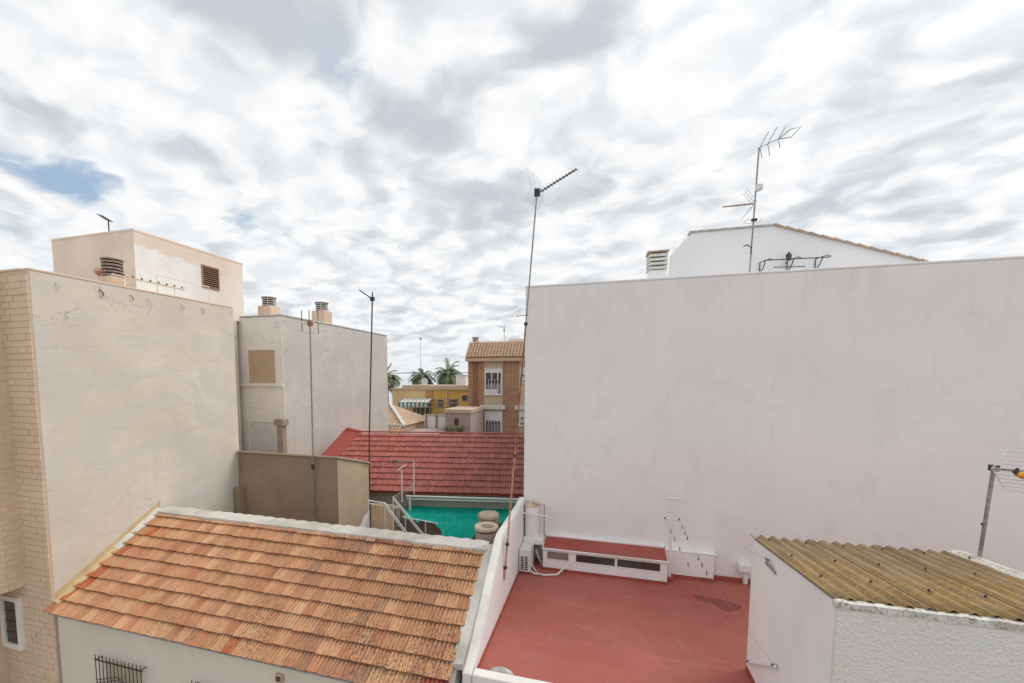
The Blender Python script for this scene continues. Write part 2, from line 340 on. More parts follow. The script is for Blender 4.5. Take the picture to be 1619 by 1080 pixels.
def m_stucco():
    q = NB('rough_cast_stucco', 0.95, 0.15)
    v = q.voro(30).outputs['Distance']; n = q.noise(17, (1, 1, 1.7), 8, 0.72, 0.7)
    col = q.mix(q.rng(q.noise(0.8, detail=5), 0.3, 0.7), (0.83, 0.80, 0.75), (0.88, 0.855, 0.81))
    col = q.mix(q.math('MULTIPLY', q.rng(q.noise(38, detail=6, rough=0.75), 0.56, 0.68), 0.4), col, (0.50, 0.48, 0.43))
    q.color(col); q.bump(q.math('ADD', q.math('MULTIPLY', n, 2.0), v), 0.7, 0.018)
    return q.m
M['stucco'] = m_stucco()

def m_farbrick():
    q = NB('far_brick', 0.9, 0.2)
    mp = q.N('ShaderNodeMapping'); q.L(q.pos, mp.inputs[0]); mp.inputs['Rotation'].default_value = (R(90), 0, 0)
    b = q.N('ShaderNodeTexBrick'); q.L(mp.outputs[0], b.inputs['Vector'])
    b.inputs['Color1'].default_value = (0.33, 0.165, 0.10, 1); b.inputs['Color2'].default_value = (0.42, 0.23, 0.145, 1); b.inputs['Mortar'].default_value = (0.45, 0.33, 0.24, 1)
    b.inputs['Scale'].default_value = 1.0; b.inputs['Brick Width'].default_value = 0.5; b.inputs['Row Height'].default_value = 0.13; b.inputs['Mortar Size'].default_value = 0.012
    col = q.mix(q.math('MULTIPLY', q.rng(q.noise(0.9, detail=6), 0.4, 0.7), 0.35), b.outputs['Color'], (0.47, 0.30, 0.19))
    q.color(col); return q.m
M['farbrick'] = m_farbrick()
def m_cloth():
    q = NB('green_shade_net', 0.8, 0.2)
    c = q.mix(q.rng(q.noise(1.5, detail=5), 0.35, 0.65), (0.0, 0.32, 0.24), (0.01, 0.40, 0.305))
    q.color(q.mix(q.math('MULTIPLY', q.rng(q.noise(7, (1, 0.3, 1)), 0.5, 0.7), 0.3), c, (0.03, 0.42, 0.33)))
    q.bump(q.noise(120), 0.2, 0.004); return q.m
M['cloth'] = m_cloth()
def m_ground():
    q = NB('dusty_ground', 0.95, 0.1); q.color(q.mix(q.rng(q.noise(0.15, detail=7), 0.35, 0.65), (0.17, 0.145, 0.115), (0.27, 0.235, 0.19))); return q.m
M['ground'] = m_ground()
def m_sea():
    q = NB('sea_water', 0.12, 0.5); q.color(q.mix(q.rng(q.noise(0.01, (1, 4, 1), 5), 0.35, 0.65), (0.22, 0.29, 0.32), (0.27, 0.34, 0.365)))
    q.bump(q.noise(0.6, (1, 2.5, 1), 5), 0.15, 0.2); return q.m
M['sea'] = m_sea()

# ------------------------------------------------------------------ mesh and object helpers
class MB:
    def __init__(s): s.v = []; s.f = []
    def add(s, vs, fs):
        n = len(s.v); s.v += [tuple(p) for p in vs]; s.f += [tuple(i + n for i in f) for f in fs]; return s
    def box(s, x0, x1, y0, y1, z0, z1):
        return s.add([(x0, y0, z0), (x1, y0, z0), (x1, y1, z0), (x0, y1, z0), (x0, y0, z1), (x1, y0, z1), (x1, y1, z1), (x0, y1, z1)],
                     [(0, 3, 2, 1), (4, 5, 6, 7), (0, 1, 5, 4), (1, 2, 6, 5), (2, 3, 7, 6), (3, 0, 4, 7)])
    def obox(s, mat, sx, sy, sz):
        b = MB().box(-sx / 2, sx / 2, -sy / 2, sy / 2, -sz / 2, sz / 2)
        return s.add([mat @ Vector(p) for p in b.v], b.f)
    def prism(s, pts, axis, a, b):
        """polygon (two coordinates) swept along one axis from a to b"""
        def P(p, t):
            return {'x': (t, p[0], p[1]), 'y': (p[0], t, p[1]), 'z': (p[0], p[1], t)}[axis]
        n = len(pts)
        return s.add([P(p, a) for p in pts] + [P(p, b) for p in pts],
                     [tuple(range(n)), tuple(range(2 * n - 1, n - 1, -1))] + [(i, i + n, (i + 1) % n + n, (i + 1) % n) for i in range(n)])
    def bar(s, p0, p1, w, h=None):
        """square bar between two points"""
        p0, p1 = Vector(p0), Vector(p1); d = p1 - p0
        m = Matrix.Translation((p0 + p1) / 2) @ d.to_track_quat('X', 'Z').to_matrix().to_4x4()
        return s.obox(m, d.length, w, h or w)
    def tube(s, pts, r, n=8, r1=None, cap=True):
        pts = [Vector(p) for p in pts]; base = len(s.v); k = len(pts)
        for i, p in enumerate(pts):
            d = (pts[min(i + 1, k - 1)] - pts[max(i - 1, 0)]).normalized()
            a = d.cross(Vector((0, 0, 1))) if abs(d.z) < 0.95 else d.cross(Vector((1, 0, 0)))
            a.normalize(); b = d.cross(a)
            rr = r if r1 is None else r + (r1 - r) * i / (k - 1)
            for j in range(n):
                t = 2 * math.pi * j / n; s.v.append(tuple(p + a * math.cos(t) * rr + b * math.sin(t) * rr))
        for i in range(k - 1):
            for j in range(n):
                q = base + i * n; s.f.append((q + j, q + (j + 1) % n, q + n + (j + 1) % n, q + n + j))
        if cap:
            s.f.append(tuple(base + j for j in range(n - 1, -1, -1))); s.f.append(tuple(base + (k - 1) * n + j for j in range(n)))
        return s
    def lathe(s, c, prof, n=24):
        """profile of (radius, height) turned about a vertical axis at c"""
        base = len(s.v); k = len(prof)
        for r, z in prof:
            for j in range(n):
                t = 2 * math.pi * j / n; s.v.append((c[0] + r * math.cos(t), c[1] + r * math.sin(t), c[2] + z))
        for i in range(k - 1):
            for j in range(n):
                q = base + i * n; s.f.append((q + j, q + (j + 1) % n, q + n + (j + 1) % n, q + n + j))
        s.f.append(tuple(base + j for j in range(n - 1, -1, -1))); s.f.append(tuple(base + (k - 1) * n + j for j in range(n)))
        return s
    def mesh(s, name):
        me = bpy.data.meshes.new(name); me.from_pydata(s.v, [], s.f); me.validate()
        bm = bmesh.new(); bm.from_mesh(me); bmesh.ops.recalc_face_normals(bm, faces=bm.faces); bm.to_mesh(me); bm.free()
        return me
    def build(s, name, mat, parent=None, bevel=0.0, smooth=False, local=False, kind=None, label=None):
        me = s.mesh(name); me.materials.append(M[mat] if isinstance(mat, str) else mat)
        o = bpy.data.objects.new(name, me); COL.objects.link(o)
        if parent is not None: attach(o, parent, local)
        if smooth: shade(me)
        if bevel:
            b = o.modifiers.new('bevel', 'BEVEL'); b.width = bevel; b.segments = 2; b.limit_method = 'ANGLE'
        if kind: o['kind'] = kind
        if label: o['label'] = label
        return o
def shade(me, ang=40):
    me.polygons.foreach_set('use_smooth', [True] * len(me.polygons))
    try: me.set_sharp_from_angle(angle=R(ang))
    except Exception: pass
WLOC = {}
def attach(o, parent, local=False):
    o.parent = parent
    if not local:
        p = parent; t = Vector((0, 0, 0))
        while p is not None:
            t += Vector(WLOC.get(p.name, (0, 0, 0))); p = None if p.parent is None else None
        o.matrix_parent_inverse = Matrix.Translation(-t)
def thing(name, label, cat, loc, group=None, rz=0.0):
    o = bpy.data.objects.new(name, None); COL.objects.link(o); o.location = loc; o.rotation_euler = (0, 0, rz); o.empty_display_size = 0.2
    WLOC[o.name] = tuple(loc); o['label'] = label; o['category'] = cat
    if group: o['group'] = group
    return o
def tag(o, label, cat, group=None):
    o['label'] = label; o['category'] = cat
    if group: o['group'] = group
    return o
def struct(o): o['kind'] = 'structure'; return o
def sag(p0, p1, drop, n=14):
    p0, p1 = Vector(p0), Vector(p1)
    return [p0.lerp(p1, i / n) - Vector((0, 0, drop * 4 * (i / n) * (1 - i / n))) for i in range(n + 1)]
def wavy_box(x0, x1, y0, y1, z0, z1, n=24, amp=0.015, axis='x', seed=0):
    """long strip whose top and edges wander as hand-laid mortar does"""
    m = MB(); k = 0
    for i in range(n + 1):
        t = i / n; w = lambda s: noise.noise(Vector((t * n * 0.6, s + seed * 3.7, 0.3))) * amp
        if axis == 'x':
            x = x0 + (x1 - x0) * t; sec = [(x, y0 + w(1), z0), (x, y1 + w(2), z0), (x, y1 + w(3), z1 + w(4)), (x, y0 + w(5), z1 + w(6))]
        m.v += sec
        if i:
            b = 4 * i
            for j in range(4): m.f.append((b - 4 + j, b - 4 + (j + 1) % 4, b + (j + 1) % 4, b + j))
    m.f += [(0, 1, 2, 3), (4 * n + 3, 4 * n + 2, 4 * n + 1, 4 * n)]
    return m

GZ = -3.4    # street level
# ------------------------------------------------------------------ the setting
struct(MB().box(-160, 160, -30, 130, GZ - 0.5, GZ).build('ground', 'ground'))
struct(MB().add([(-30000, 130, GZ - 0.45), (30000, 130, GZ - 0.45), (30000, 40000, GZ - 0.45), (-30000, 40000, GZ - 0.45)], [(0, 1, 2, 3)]).build('sea', 'sea'))

# ------------------------------------------------------------------ left building: brick-clad front, rendered party wall
def left_building():
    t = thing('apartment_building', 'tall building with beige stone-clad front and cracked grey rendered party wall', 'building', (-12.1, 6.5, GZ))
    w = MB(); w.prism([(-12.03, 6.46), (-12.03, 11.9), (-14.0, 11.9), (-14.0, 14.0), (-19, 14.0), (-19, 6.46)], 'z', GZ, 7.545); w.build('wall', 'party', t, 0.012)
    # parapet round the flat roof
    p = MB(); p.box(-12.25, -12.02, 6.45, 11.89, 7.546, 7.60); p.build('coping', 'coping_peach', t, 0.015)
    p = MB(); p.box(-19, -12.26, 6.42, 6.68, 7.546, 7.60); p.build('coping', 'coping_peach', t, 0.015)
    # front face bed, bay and cladding
    bed = MB().box(-19, -12.034, 6.43, 6.458, GZ, 7.54); bed.build('mortar_bed', 'cladding_bed', t)
    bay = MB().box(-19, -12.97, 4.6, 6.428, 0.30, 7.58); bay = bay.build('bay', 'cladding', t, 0.01, label='boxed-out bay hanging over the narrow window')
    low = MB().box(-19, -13.83, 4.9, 6.42, GZ, 0.298); low.build('lower_bay', 'coping_peach', t, 0.01)
    # cladding blocks on the front
    H, Wd = 0.142, 0.325; meshes = []
    for k in range(4):
        random.seed(k); b = MB().box(0.004, Wd - 0.004, -0.016 - 0.005 * k, 0, 0.004, H - 0.004); meshes.append(b.mesh('cladding_block'))
        meshes[-1].materials.append(M['cladding'])
    count = 0; z = -2.35; row = 0; random.seed(3)
    while z < 7.41:
        off = 0.0 if row % 2 == 0 else -0.1625
        x = -12.036 + off
        first = True
        while x > -13.85:
            wd = Wd
            if first and off < 0: pass
            x0 = x - wd
            lowest = -13.84 if z < 0.25 else -12.96
            inwin = (z + H < -0.02 and z > -1.28 and x0 > -13.80 and x < -13.12)
            if x > lowest + 0.01 and not inwin and count < 300:
                o = bpy.data.objects.new('cladding_block', meshes[random.randrange(4)]); COL.objects.link(o); attach(o, t)
                o.location = (x0, 6.43, z); count += 1
            x = x0; first = False
        if off < 0 and count < 300:
            o = bpy.data.objects.new('cladding_block', meshes[1]); COL.objects.link(o); attach(o, t); o.location = (-12.036 - 0.1625, 6.43, z); o.scale = (0.495, 1, 1); count += 1
        z += H; row += 1
    # side of the bay: the same blocks, joined
    s = MB(); z = 0.30; row = 0
    while z < 7.45:
        y = 6.42 - (0.15 if row % 2 else 0.0)
        while y - 0.3 > 4.6:
            d = random.uniform(0.004, 0.014); s.box(-12.972, -12.968 + d, y - 0.296, y - 0.004, z + 0.003, z + H - 0.003); y -= 0.3
        z += H; row += 1
    s.build('bay_cladding', 'cladding', bay, kind='stuff')
    # narrow window under the bay
    wn = MB()
    wn.box(-13.82, -13.70, 6.325, 6.44, -1.30, 0.0); wn.box(-13.22, -13.10, 6.325, 6.44, -1.30, 0.0)
    wn.box(-13.70, -13.22, 6.326, 6.44, -0.11, -0.001); wn.box(-13.70, -13.22, 6.326, 6.44, -1.299, -1.18)
    win = wn.build('window', 'cream', t, 0.006)
    MB().box(-13.699, -13.221, 6.375, 6.39, -1.179, -0.111).build('pane', 'glass', win)
    b = MB()
    for k in range(1, 4): b.box(-13.70, -13.22, 6.36, 6.374, -1.18 + k * 0.267 - 0.012, -1.18 + k * 0.267 + 0.012)
    b.build('glazing_bar', 'frame_dark', win)
    sb = MB(); zt = lambda y: -0.14 + (y - 6.25) * 0.5786
    for i in range(15):
        y = 6.48 + 2.55 * i / 14; w_ = 0.20 + 0.05 * noise.noise(Vector((y * 2, 3, 0))); sb.v += [(-12.022, y, zt(y) + 0.02), (-12.022, y, zt(y) + w_ + 0.04)]
        if i: sb.f.append((2 * i - 2, 2 * i, 2 * i + 1, 2 * i - 1))
    sb.build('paint_band', 'mortar_yellow', t)
    # old hooks and drips of paint just under the coping
    hk = [(6.9 + 0.75 * k + random.uniform(-0.2, 0.2)) for k in range(6)]
    for y in hk:
        m = MB(); m.tube([(-12.02, y, 7.40), (-11.97, y + 0.02, 7.33), (-12.0, y + 0.06, 7.25)], random.uniform(0.009, 0.02), 6); m.build('wall_hook', random.choice(('mortar_pale', 'mortar_pale', 'rust')), t, smooth=True)
left_building()

# stair tower standing on the roof behind
def stair_tower():
    t = thing('stair_tower', 'peach rendered rooftop stair tower with a brown slatted vent', 'building', (-15.8, 12.2, 7.45))
    MB().box(-17.68, -14.0, 10.15, 14.4, 7.46, 9.74).build('wall', 'tower', t, 0.012)
    MB().box(-13.999, -13.992, 10.16, 14.39, 7.46, 9.738).build('side_render', 'tower_side', t)
    MB().box(-17.69, -13.985, 10.14, 14.41, 9.741, 9.81).build('coping', 'tower', t, 0.012)
    f = MB(); y0, y1, z0, z1 = 12.5, 13.22, 8.50, 9.30
    f.box(-13.99, -13.95, y0, y0 + 0.04, z0, z1); f.box(-13.99, -13.95, y1 - 0.04, y1, z0, z1); f.box(-13.99, -13.951, y0 + 0.04, y1 - 0.04, z0, z0 + 0.04); f.box(-13.99, -13.951, y0 + 0.04, y1 - 0.04, z1 - 0.04, z1)
    fr = f.build('vent_window', 'wood_slat', t)
    MB().box(-13.991, -13.985, y0 + 0.04, y1 - 0.04, z0 + 0.04, z1 - 0.04).build('backing', 'black', fr)
    sl = MB().obox(Matrix.Rotation(R(35), 4, 'Y'), 0.07, y1 - y0 - 0.08, 0.012).mesh('slat'); sl.materials.append(M['wood_slat'])
    for k in range(10):
        o = bpy.data.objects.new('slat', sl); COL.objects.link(o); attach(o, fr); o.location = (-13.97, (y0 + y1) / 2, z0 + 0.07 + k * 0.074)
stair_tower()

# terrace rail, louvred flue, pipe and drying rack on the left building's roof
def roof_bits():
    m = MB(); m.tube([(-12.6, 9.75, 7.45), (-12.6, 9.75, 8.22), (-12.6, 11.5, 8.22), (-12.6, 11.5, 7.45)], 0.016, 6)
    tag(m.build('roof_railing', 'white_metal', smooth=True), 'thin white pipe railing on the roof in front of the slatted vent', 'railing')
    t = thing('louvred_flue', 'round louvred chimney cowl on a peach block beside the stair tower', 'chimney', (-12.5, 8.5, 7.45))
    MB().box(-12.78, -12.28, 8.28, 8.72, 7.45, 7.86).build('base', 'coping_peach', t, 0.01)
    c = MB().lathe((-12.53, 8.5, 7.86), [(0.15, 0), (0.15, 0.40)], 20).build('core', 'black', t, smooth=True)
    rg = MB().lathe((0, 0, 0), [(0.15, 0.0), (0.235, -0.02), (0.235, 0.028), (0.15, 0.048)], 24).mesh('louvre_ring'); rg.materials.append(M['flue_brown']); shade(rg)
    rg2 = rg
    for k in range(5):
        o = bpy.data.objects.new('louvre_ring', rg2); COL.objects.link(o); attach(o, t); o.location = (-12.53, 8.5, 7.90 + k * 0.085)
    MB().lathe((-12.53, 8.5, 8.30), [(0.25, 0), (0.25, 0.03), (0.10, 0.07)], 24).build('cap', 'flue_brown', t, smooth=True)
    m = MB(); m.tube([(-13.05, 8.5, 7.45), (-13.05, 8.5, 7.98)], 0.03, 8); m.lathe((-13.05, 8.5, 7.97), [(0.05, 0), (0.10, 0.04), (0.11, 0.1), (0.06, 0.17)], 14)
    tag(m.build('vent_pipe', 'rust_pale', smooth=True), 'small round-headed vent pipe next to the louvred cowl', 'pipe')
    t = thing('drying_rack', 'wall-mounted drying bar with dark pegs above the grey party wall', 'clothes rack', (-12.15, 8.4, 7.6))
    MB().bar((-12.12, 8.2, 7.86), (-12.12, 10.2, 7.84), 0.035).build('rail', 'bamboo', t)
    for y in (8.5, 9.9): MB().bar((-12.12, y, 7.60), (-12.12, y, 7.85), 0.03).build('post', 'white_metal', t)
    pg = MB().box(-0.012, 0.012, -0.02, 0.02, 0, 0.045).mesh('peg'); pg.materials.append(M['iron'])
    for k in range(9):
        o = bpy.data.objects.new('peg', pg); COL.objects.link(o); attach(o, t); o.location = (-12.12, 8.25 + k * 0.235, 7.875)
roof_bits()

# ------------------------------------------------------------------ second building behind it
def second_building():
    t = thing('apartment_building', 'cream house with tan shutter and pale grey blank side wall behind the cement hut', 'building', (-13.5, 17, GZ))
    MB().box(-20, -12.0, 14.22, 22.8, GZ, 7.62).build('wall', 'party2', t, 0.012)
    MB().box(-20, -12.012, 14.19, 14.219, GZ, 7.60).build('front_wall', 'cream', t)
    MB().box(-20, -11.97, 14.17, 22.83, 7.621, 7.68).build('coping', 'party2', t, 0.015)
    for (x0, x1, z0, z1, mt, lb) in ((-13.67, -12.37, 4.99, 6.30, 'shutter_tan', 'tan roller shutter pulled down'), (-13.75, -12.47, 2.0, 3.42, 'shutter_white', 'pale grey roller shutter pulled down')):
        f = MB(); d = 14.15
        f.box(x0 - 0.05, x0, d, 14.188, z0 - 0.05, z1 + 0.05); f.box(x1, x1 + 0.05, d, 14.188, z0 - 0.05, z1 + 0.05)
        f.box(x0, x1, d + 0.001, 14.188, z1, z1 + 0.05); f.box(x0 - 0.08, x1 + 0.08, d - 0.06, 14.187, z0 - 0.10, z0 - 0.051)
        w = f.build('window', 'cream', t)
        n = 22; h = (z1 - z0) / n
        sl = MB().prism([(0, 0.0), (-0.012, h * 0.25), (-0.012, h * 0.8), (0, h * 0.98)], 'x', x0 + 0.002, x1 - 0.002).mesh('shutter_slat'); sl.materials.append(M[mt])
        for k in range(n):
            o = bpy.data.objects.new('shutter_slat', sl); COL.objects.link(o); attach(o, w); o.location = (0, 14.185, z0 + k * h)
    MB().box(-14.6, -12.02, 14.12, 14.189, 4.86, 4.92).build('string_course', 'cream', t)
    for (z0, z1) in ((4.93, 5.78), (2.1, 3.0)):
        w = MB().box(-14.45, -14.22, 14.16, 14.189, z0, z1).build('window', 'frame_dark', t); MB().box(-14.42, -14.25, 14.15, 14.159, z0 + 0.03, z1 - 0.03).build('pane', 'glass', w)
    d = thing('vent_duct', 'taupe square vent duct with a wider cap standing before the cream house', 'duct', (-12.02, 14.0, 2.0))
    MB().box(-12.16, -11.90, 13.9, 14.12, 0.5, 3.34).build('shaft', 'duct', d, 0.01); MB().box(-12.24, -11.80, 13.82, 14.14, 3.341, 3.60).build('cap', 'duct', d, 0.015)
    for (x, y, lab) in ((-13.74, 15.5, 'peach chimney with a banded metal cowl above the tan shutter'), (-12.38, 17.25, 'peach chimney with banded cowl standing at the blank grey wall edge')):
        c = thing('chimney', lab, 'chimney', (x, y, 7.62), 'chimneys on the cream house')
        MB().box(x - 0.33, x + 0.33, y - 0.3, y + 0.3, 7.62, 8.24).build('stack', 'coping_peach', c, 0.012)
        MB().lathe((x, y, 8.24), [(0.22, 0), (0.22, 0.36)], 16).build('core', 'black', c, smooth=True)
        for k in range(4): MB().lathe((x, y, 8.26 + k * 0.09), [(0.22, 0), (0.275, 0.005), (0.275, 0.042), (0.22, 0.05)], 18).build('louvre_ring', 'mortar', c, smooth=True)
        MB().lathe((x, y, 8.60), [(0.31, 0), (0.31, 0.03), (0.12, 0.05)], 18).build('cap', 'concrete', c, smooth=True)
        for k in range(6):
            a = k * math.pi / 3; MB().box(x + 0.26 * math.cos(a) - 0.012, x + 0.26 * math.cos(a) + 0.012, y + 0.26 * math.sin(a) - 0.012, y + 0.26 * math.sin(a) + 0.012, 8.24, 8.6).build('cowl_post', 'mortar_pale', c)
second_building()

# ------------------------------------------------------------------ brown cement hut
def cement_hut():
    t = thing('cement_hut', 'low brown cement-rendered hut between the grey party wall and red roof', 'hut', (-10, 12.5, -1.0))
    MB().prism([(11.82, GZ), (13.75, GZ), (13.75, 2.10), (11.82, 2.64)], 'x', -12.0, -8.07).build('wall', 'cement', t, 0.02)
    MB().prism([(11.83, -1.0), (13.74, -1.0), (13.74, 2.085), (11.83, 2.62)], 'x', -8.069, -8.062).build('side_render', 'cement_lit', t)  # same render as the front, painted in the sunlit tone
    MB().prism([(12.55, -1.0), (13.74, -1.0), (13.74, 0.36), (13.35, 0.22), (13.0, -0.1), (12.7, -0.5)], 'x', -8.0615, -8.055).build('whitewash_patch', 'white_paint', t)
    MB().prism([(11.74, 2.655), (13.8, 2.085), (13.8, 2.14), (11.74, 2.71)], 'x', -12.0, -8.01).build('roof_slab', 'cement_lit', t, 0.012)
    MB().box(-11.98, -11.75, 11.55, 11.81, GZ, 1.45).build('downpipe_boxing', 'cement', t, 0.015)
cement_hut()

# ------------------------------------------------------------------ tiles
def tile_mesh(name, w, ln, prof, thick, mat):
    """interlocking clay tile: ribbed top, front lip; x across, y up the slope"""
    m = MB(); n = len(prof)
    for (x, h) in prof: m.v += [(x * w, 0, thick + h), (x * w, ln, h), (x * w, 0.0, thick + h - 0.014), (x * w, ln * 0.5, h * 0.3 + thick * 0.35)]
    for i in range(n - 1):
        a = 4 * i; b = 4 * (i + 1)
        m.f += [(a, b, b + 1, a + 1), (a + 2, b + 2, b, a)]
        if i % 3 == 0: m.f.append((a + 3, min(a + 15, 4 * n - 1), min(a + 14, 4 * n - 2), a + 2))
    m.f += [(0, 1, 3, 2), (4 * (n - 1), 4 * (n - 1) + 2, 4 * (n - 1) + 3, 4 * (n - 1) + 1)]
    me = m.mesh(name); me.materials.append(M[mat]); return me
RIB = [(0.0, 0.0), (0.03, 0.030), (0.17, 0.033), (0.25, 0.004), (0.32, 0.003), (0.37, 0.026), (0.53, 0.028), (0.59, 0.003), (0.66, 0.003), (0.72, 0.029), (0.90, 0.032), (0.96, 0.001), (1.0, 0.0)]
def tiled_roof(parent, origin, rz, slope, cols, rows, w, ex, ln, mat, mat_rest, tint, keep, skip=None, limit=300, thick=0.055):
    """tiles in courses; the limit that show largest are single parts, the rest one joined part"""
    B = Matrix.Translation(origin) @ Matrix.Rotation(rz, 4, 'Z') @ Matrix.Rotation(slope, 4, 'X')
    variants = []
    for k in range(4):
        pr = [(x, h * (0.85 + 0.1 * k)) for x, h in RIB]; variants.append(tile_mesh('roof_tile', w, ln, pr, thick, mat))
    cells = [(i, j) for j in range(rows) for i in range(cols) if not (skip and skip(i, j))]
    cells.sort(key=keep)
    rest = MB(); cols_rest = []
    for n, (i, j) in enumerate(cells):
        rng = random.Random(i * 131 + j * 7 + 5)
        T = B @ Matrix.Translation((i * w + rng.uniform(-0.004, 0.004), j * ex + rng.uniform(-0.008, 0.008), 0.0 + rng.uniform(0, 0.006))) @ Matrix.Rotation(R(rng.uniform(-0.9, 0.9)), 4, 'Z') @ Matrix.Rotation(R(rng.uniform(-0.5, 0.5)), 4, 'Y') @ Matrix.Diagonal((1, 0.58 if j == rows - 1 else 1, 1, 1))
        c = tint(i, j, rng); me = variants[rng.randrange(4)]
        if n < limit:
            o = bpy.data.objects.new('roof_tile', me); COL.objects.link(o); o.parent = parent
            pi = Matrix.Translation(-Vector(WLOC.get(parent.name, (0, 0, 0)))); o.matrix_basis = pi @ T if False else T; o.matrix_parent_inverse = pi
            o.color = (*c, 1)
        else:
            rest.add([T @ v.co for v in me.vertices], [tuple(p.vertices) for p in me.polygons]); cols_rest += [c] * len(me.polygons)
    if rest.v:
        o = rest.build('roof_tiles', mat_rest, parent, kind='stuff')
        at = o.data.attributes.new('tint', 'FLOAT_COLOR', 'FACE')
        if len(o.data.polygons) == len(cols_rest): at.data.foreach_set('color', [x for c in cols_rest for x in (*c, 1)])

def tile_house():
    t = thing('tiled_house', 'low pale house with weathered orange clay tile roof and barred windows', 'house', (-7, 7.8, GZ))
    MB().box(-12.0, -2.32, 6.46, 9.35, GZ, -0.12).build('wall', 'pale_wall', t, 0.01)
    sl = math.atan2(1.62, 2.80); run = 2.80; L_ = math.hypot(1.62, 2.80)
    e = (-12.02, 6.25, -0.14)
    rf = MB().prism([(6.27, -0.165), (9.05, 1.445), (9.35, 1.40), (9.35, -0.12), (6.47, -0.12), (6.46, -0.17)], 'x', -12.0, -2.31).build('roof', 'mortar', t)
    pal = [((0.555, 0.295, 0.165), 10), ((0.51, 0.25, 0.135), 10), ((0.585, 0.33, 0.185), 8), ((0.63, 0.385, 0.215), 4), ((0.48, 0.21, 0.115), 5), ((0.43, 0.205, 0.12), 3), ((0.38, 0.205, 0.125), 1.3)]
    def tint(i, j, rng):
        u = i / 40
        if (i, j) in ((0, 1), (0, 2), (1, 2), (0, 3), (1, 3), (1, 5), (2, 7), (21, 0)): return (0.46, 0.115, 0.045)
        if i >= 38 and j < 1: return (0.30, 0.035, 0.03)
        if (i, j) in ((29, 9), (30, 9)): return (0.28, 0.06, 0.04)
        ws = [b * (2.6 if (k >= 5 and u > 0.55) else (0.4 if k >= 5 else 1)) for k, (a, b) in enumerate(pal)]
        c = rng.choices([a for a, b in pal], ws)[0]; k = rng.uniform(0.9, 1.1)
        return tuple(x * k for x in c)
    tiled_roof(rf, e, 0, sl, 40, 10, 0.2415, 0.3235, 0.40, 'tile', 'tile_rest', tint, lambda c: (c[1] * 0.35 - c[0] * 0.16) + (3 if c[0] < 4 else 0))
    # mortar: ridge band with a scalloped top, left verge, right verge
    rb = MB(); n = 160
    for i in range(n + 1):
        x = -12.0 + (12.0 - 2.34) * i / n; ph = (x * 2.9) % 1.0
        sc_ = 0.024 * math.sin(math.pi * ph) + noise.noise(Vector((x * 1.3, 2, 0))) * 0.02
        f_ = noise.noise(Vector((x * 2.0, 7, 0))) * 0.015
        rb.v += [(x, 8.81 + f_, 1.37), (x, 8.83 + f_, 1.46 + f_ * 0.4), (x, 9.18, 1.49 + sc_), (x, 9.32, 1.45 + sc_), (x, 9.37, 1.1)]
        if i:
            b = 5 * i
            for j in range(4): rb.f.append((b - 5 + j, b - 4 + j, b + 1 + j, b + j))
    rb.build('ridge_mortar', 'mortar', rf, smooth=True)
    def verge(name, x0, x1, y0, y1, h, mat):
        m = MB(); n = 16
        zt = lambda y: -0.14 + (y - 6.25) * 1.62 / 2.80
        for i in range(n + 1):
            y = y0 + (y1 - y0) * i / n; w1 = noise.noise(Vector((y * 3, x0, 1))) * 0.02; w2 = noise.noise(Vector((y * 2.4, x1, 5))) * 0.025
            m.v += [(x0, y, zt(y) - 0.02), (x0, y, zt(y) + h + w1), ((x0 + x1) / 2, y, zt(y) + h * 0.8 + w1), (x1 + w2, y, zt(y) + 0.055), (x1 + w2, y, zt(y) - 0.02)]
            if i:
                b = 5 * i
                for j in range(4): m.f.append((b - 5 + j, b - 4 + j, b + 1 + j, b + j))
        m.f += [(4, 3, 2, 1, 0), tuple(5 * n + k for k in range(5))]
        m.build(name, mat, rf, smooth=True)
    verge('verge_mortar', -12.02, -11.80, 7.75, 8.95, 0.12, 'mortar_pale')
    verge('verge_mortar', -12.02, -11.84, 6.42, 7.75, 0.11, 'mortar_yellow')
    verge('verge_mortar', -2.20, -2.42, 6.75, 9.0, 0.09, 'mortar')
    # barred windows
    for (x0, x1, zt) in ((-10.62, -9.27, -0.93), (-7.86, -6.6, -0.97)):
        g = MB().box(x0 + 0.08, x1 - 0.08, 6.452, 6.459, -2.3, zt - 0.12).build('window', 'pale_wall', t)
        MB().box(x0 + 0.12, x1 - 0.12, 6.448, 6.4515, -2.24, zt - 0.16).build('closed_shutter', 'blind', g)
        gr = MB().bar((x0 - 0.03, 6.33, zt - 0.09), (x1 + 0.06, 6.33, zt - 0.09), 0.02)
        for x in (x0 + 0.02, x1 - 0.02): gr.bar((x, 6.335, zt - 0.09), (x, 6.46, zt - 0.09), 0.016)
        gr = gr.build('window_grille', 'iron', t)
        MB().bar((x0 - 0.03, 6.33, -2.35), (x1 + 0.06, 6.33, -2.35), 0.02).build('grille_rail', 'iron', gr)
        bm_ = MB().tube([(0, 0, -2.4), (0, 0, zt + 0.03)], 0.0095, 6).mesh('grille_bar'); bm_.materials.append(M['iron'])
        for k in range(13):
            o = bpy.data.objects.new('grille_bar', bm_); COL.objects.link(o); attach(o, gr); o.location = (x0 + (x1 - x0) * k / 12, 6.33, 0)
        xm = (x0 + x1) / 2
        for dz in (0.0, -0.07):
            v = MB().tube([(x0 + 0.03, 6.318, zt - 0.55 + dz), (xm, 6.318, zt - 0.36 + dz), (x1 - 0.1, 6.318, zt - 0.62 + dz)], 0.009, 6); v.build('chevron_bar', 'iron', gr)
    m = MB().box(-5.86, -5.70, 6.40, 6.459, -0.60, -0.44); b = m.build('junction_box', 'cladding_bed', t, 0.008); MB().box(-5.83, -5.73, 6.392, 6.399, -0.57, -0.47).build('cover', 'frame_dark', b)
tile_house()

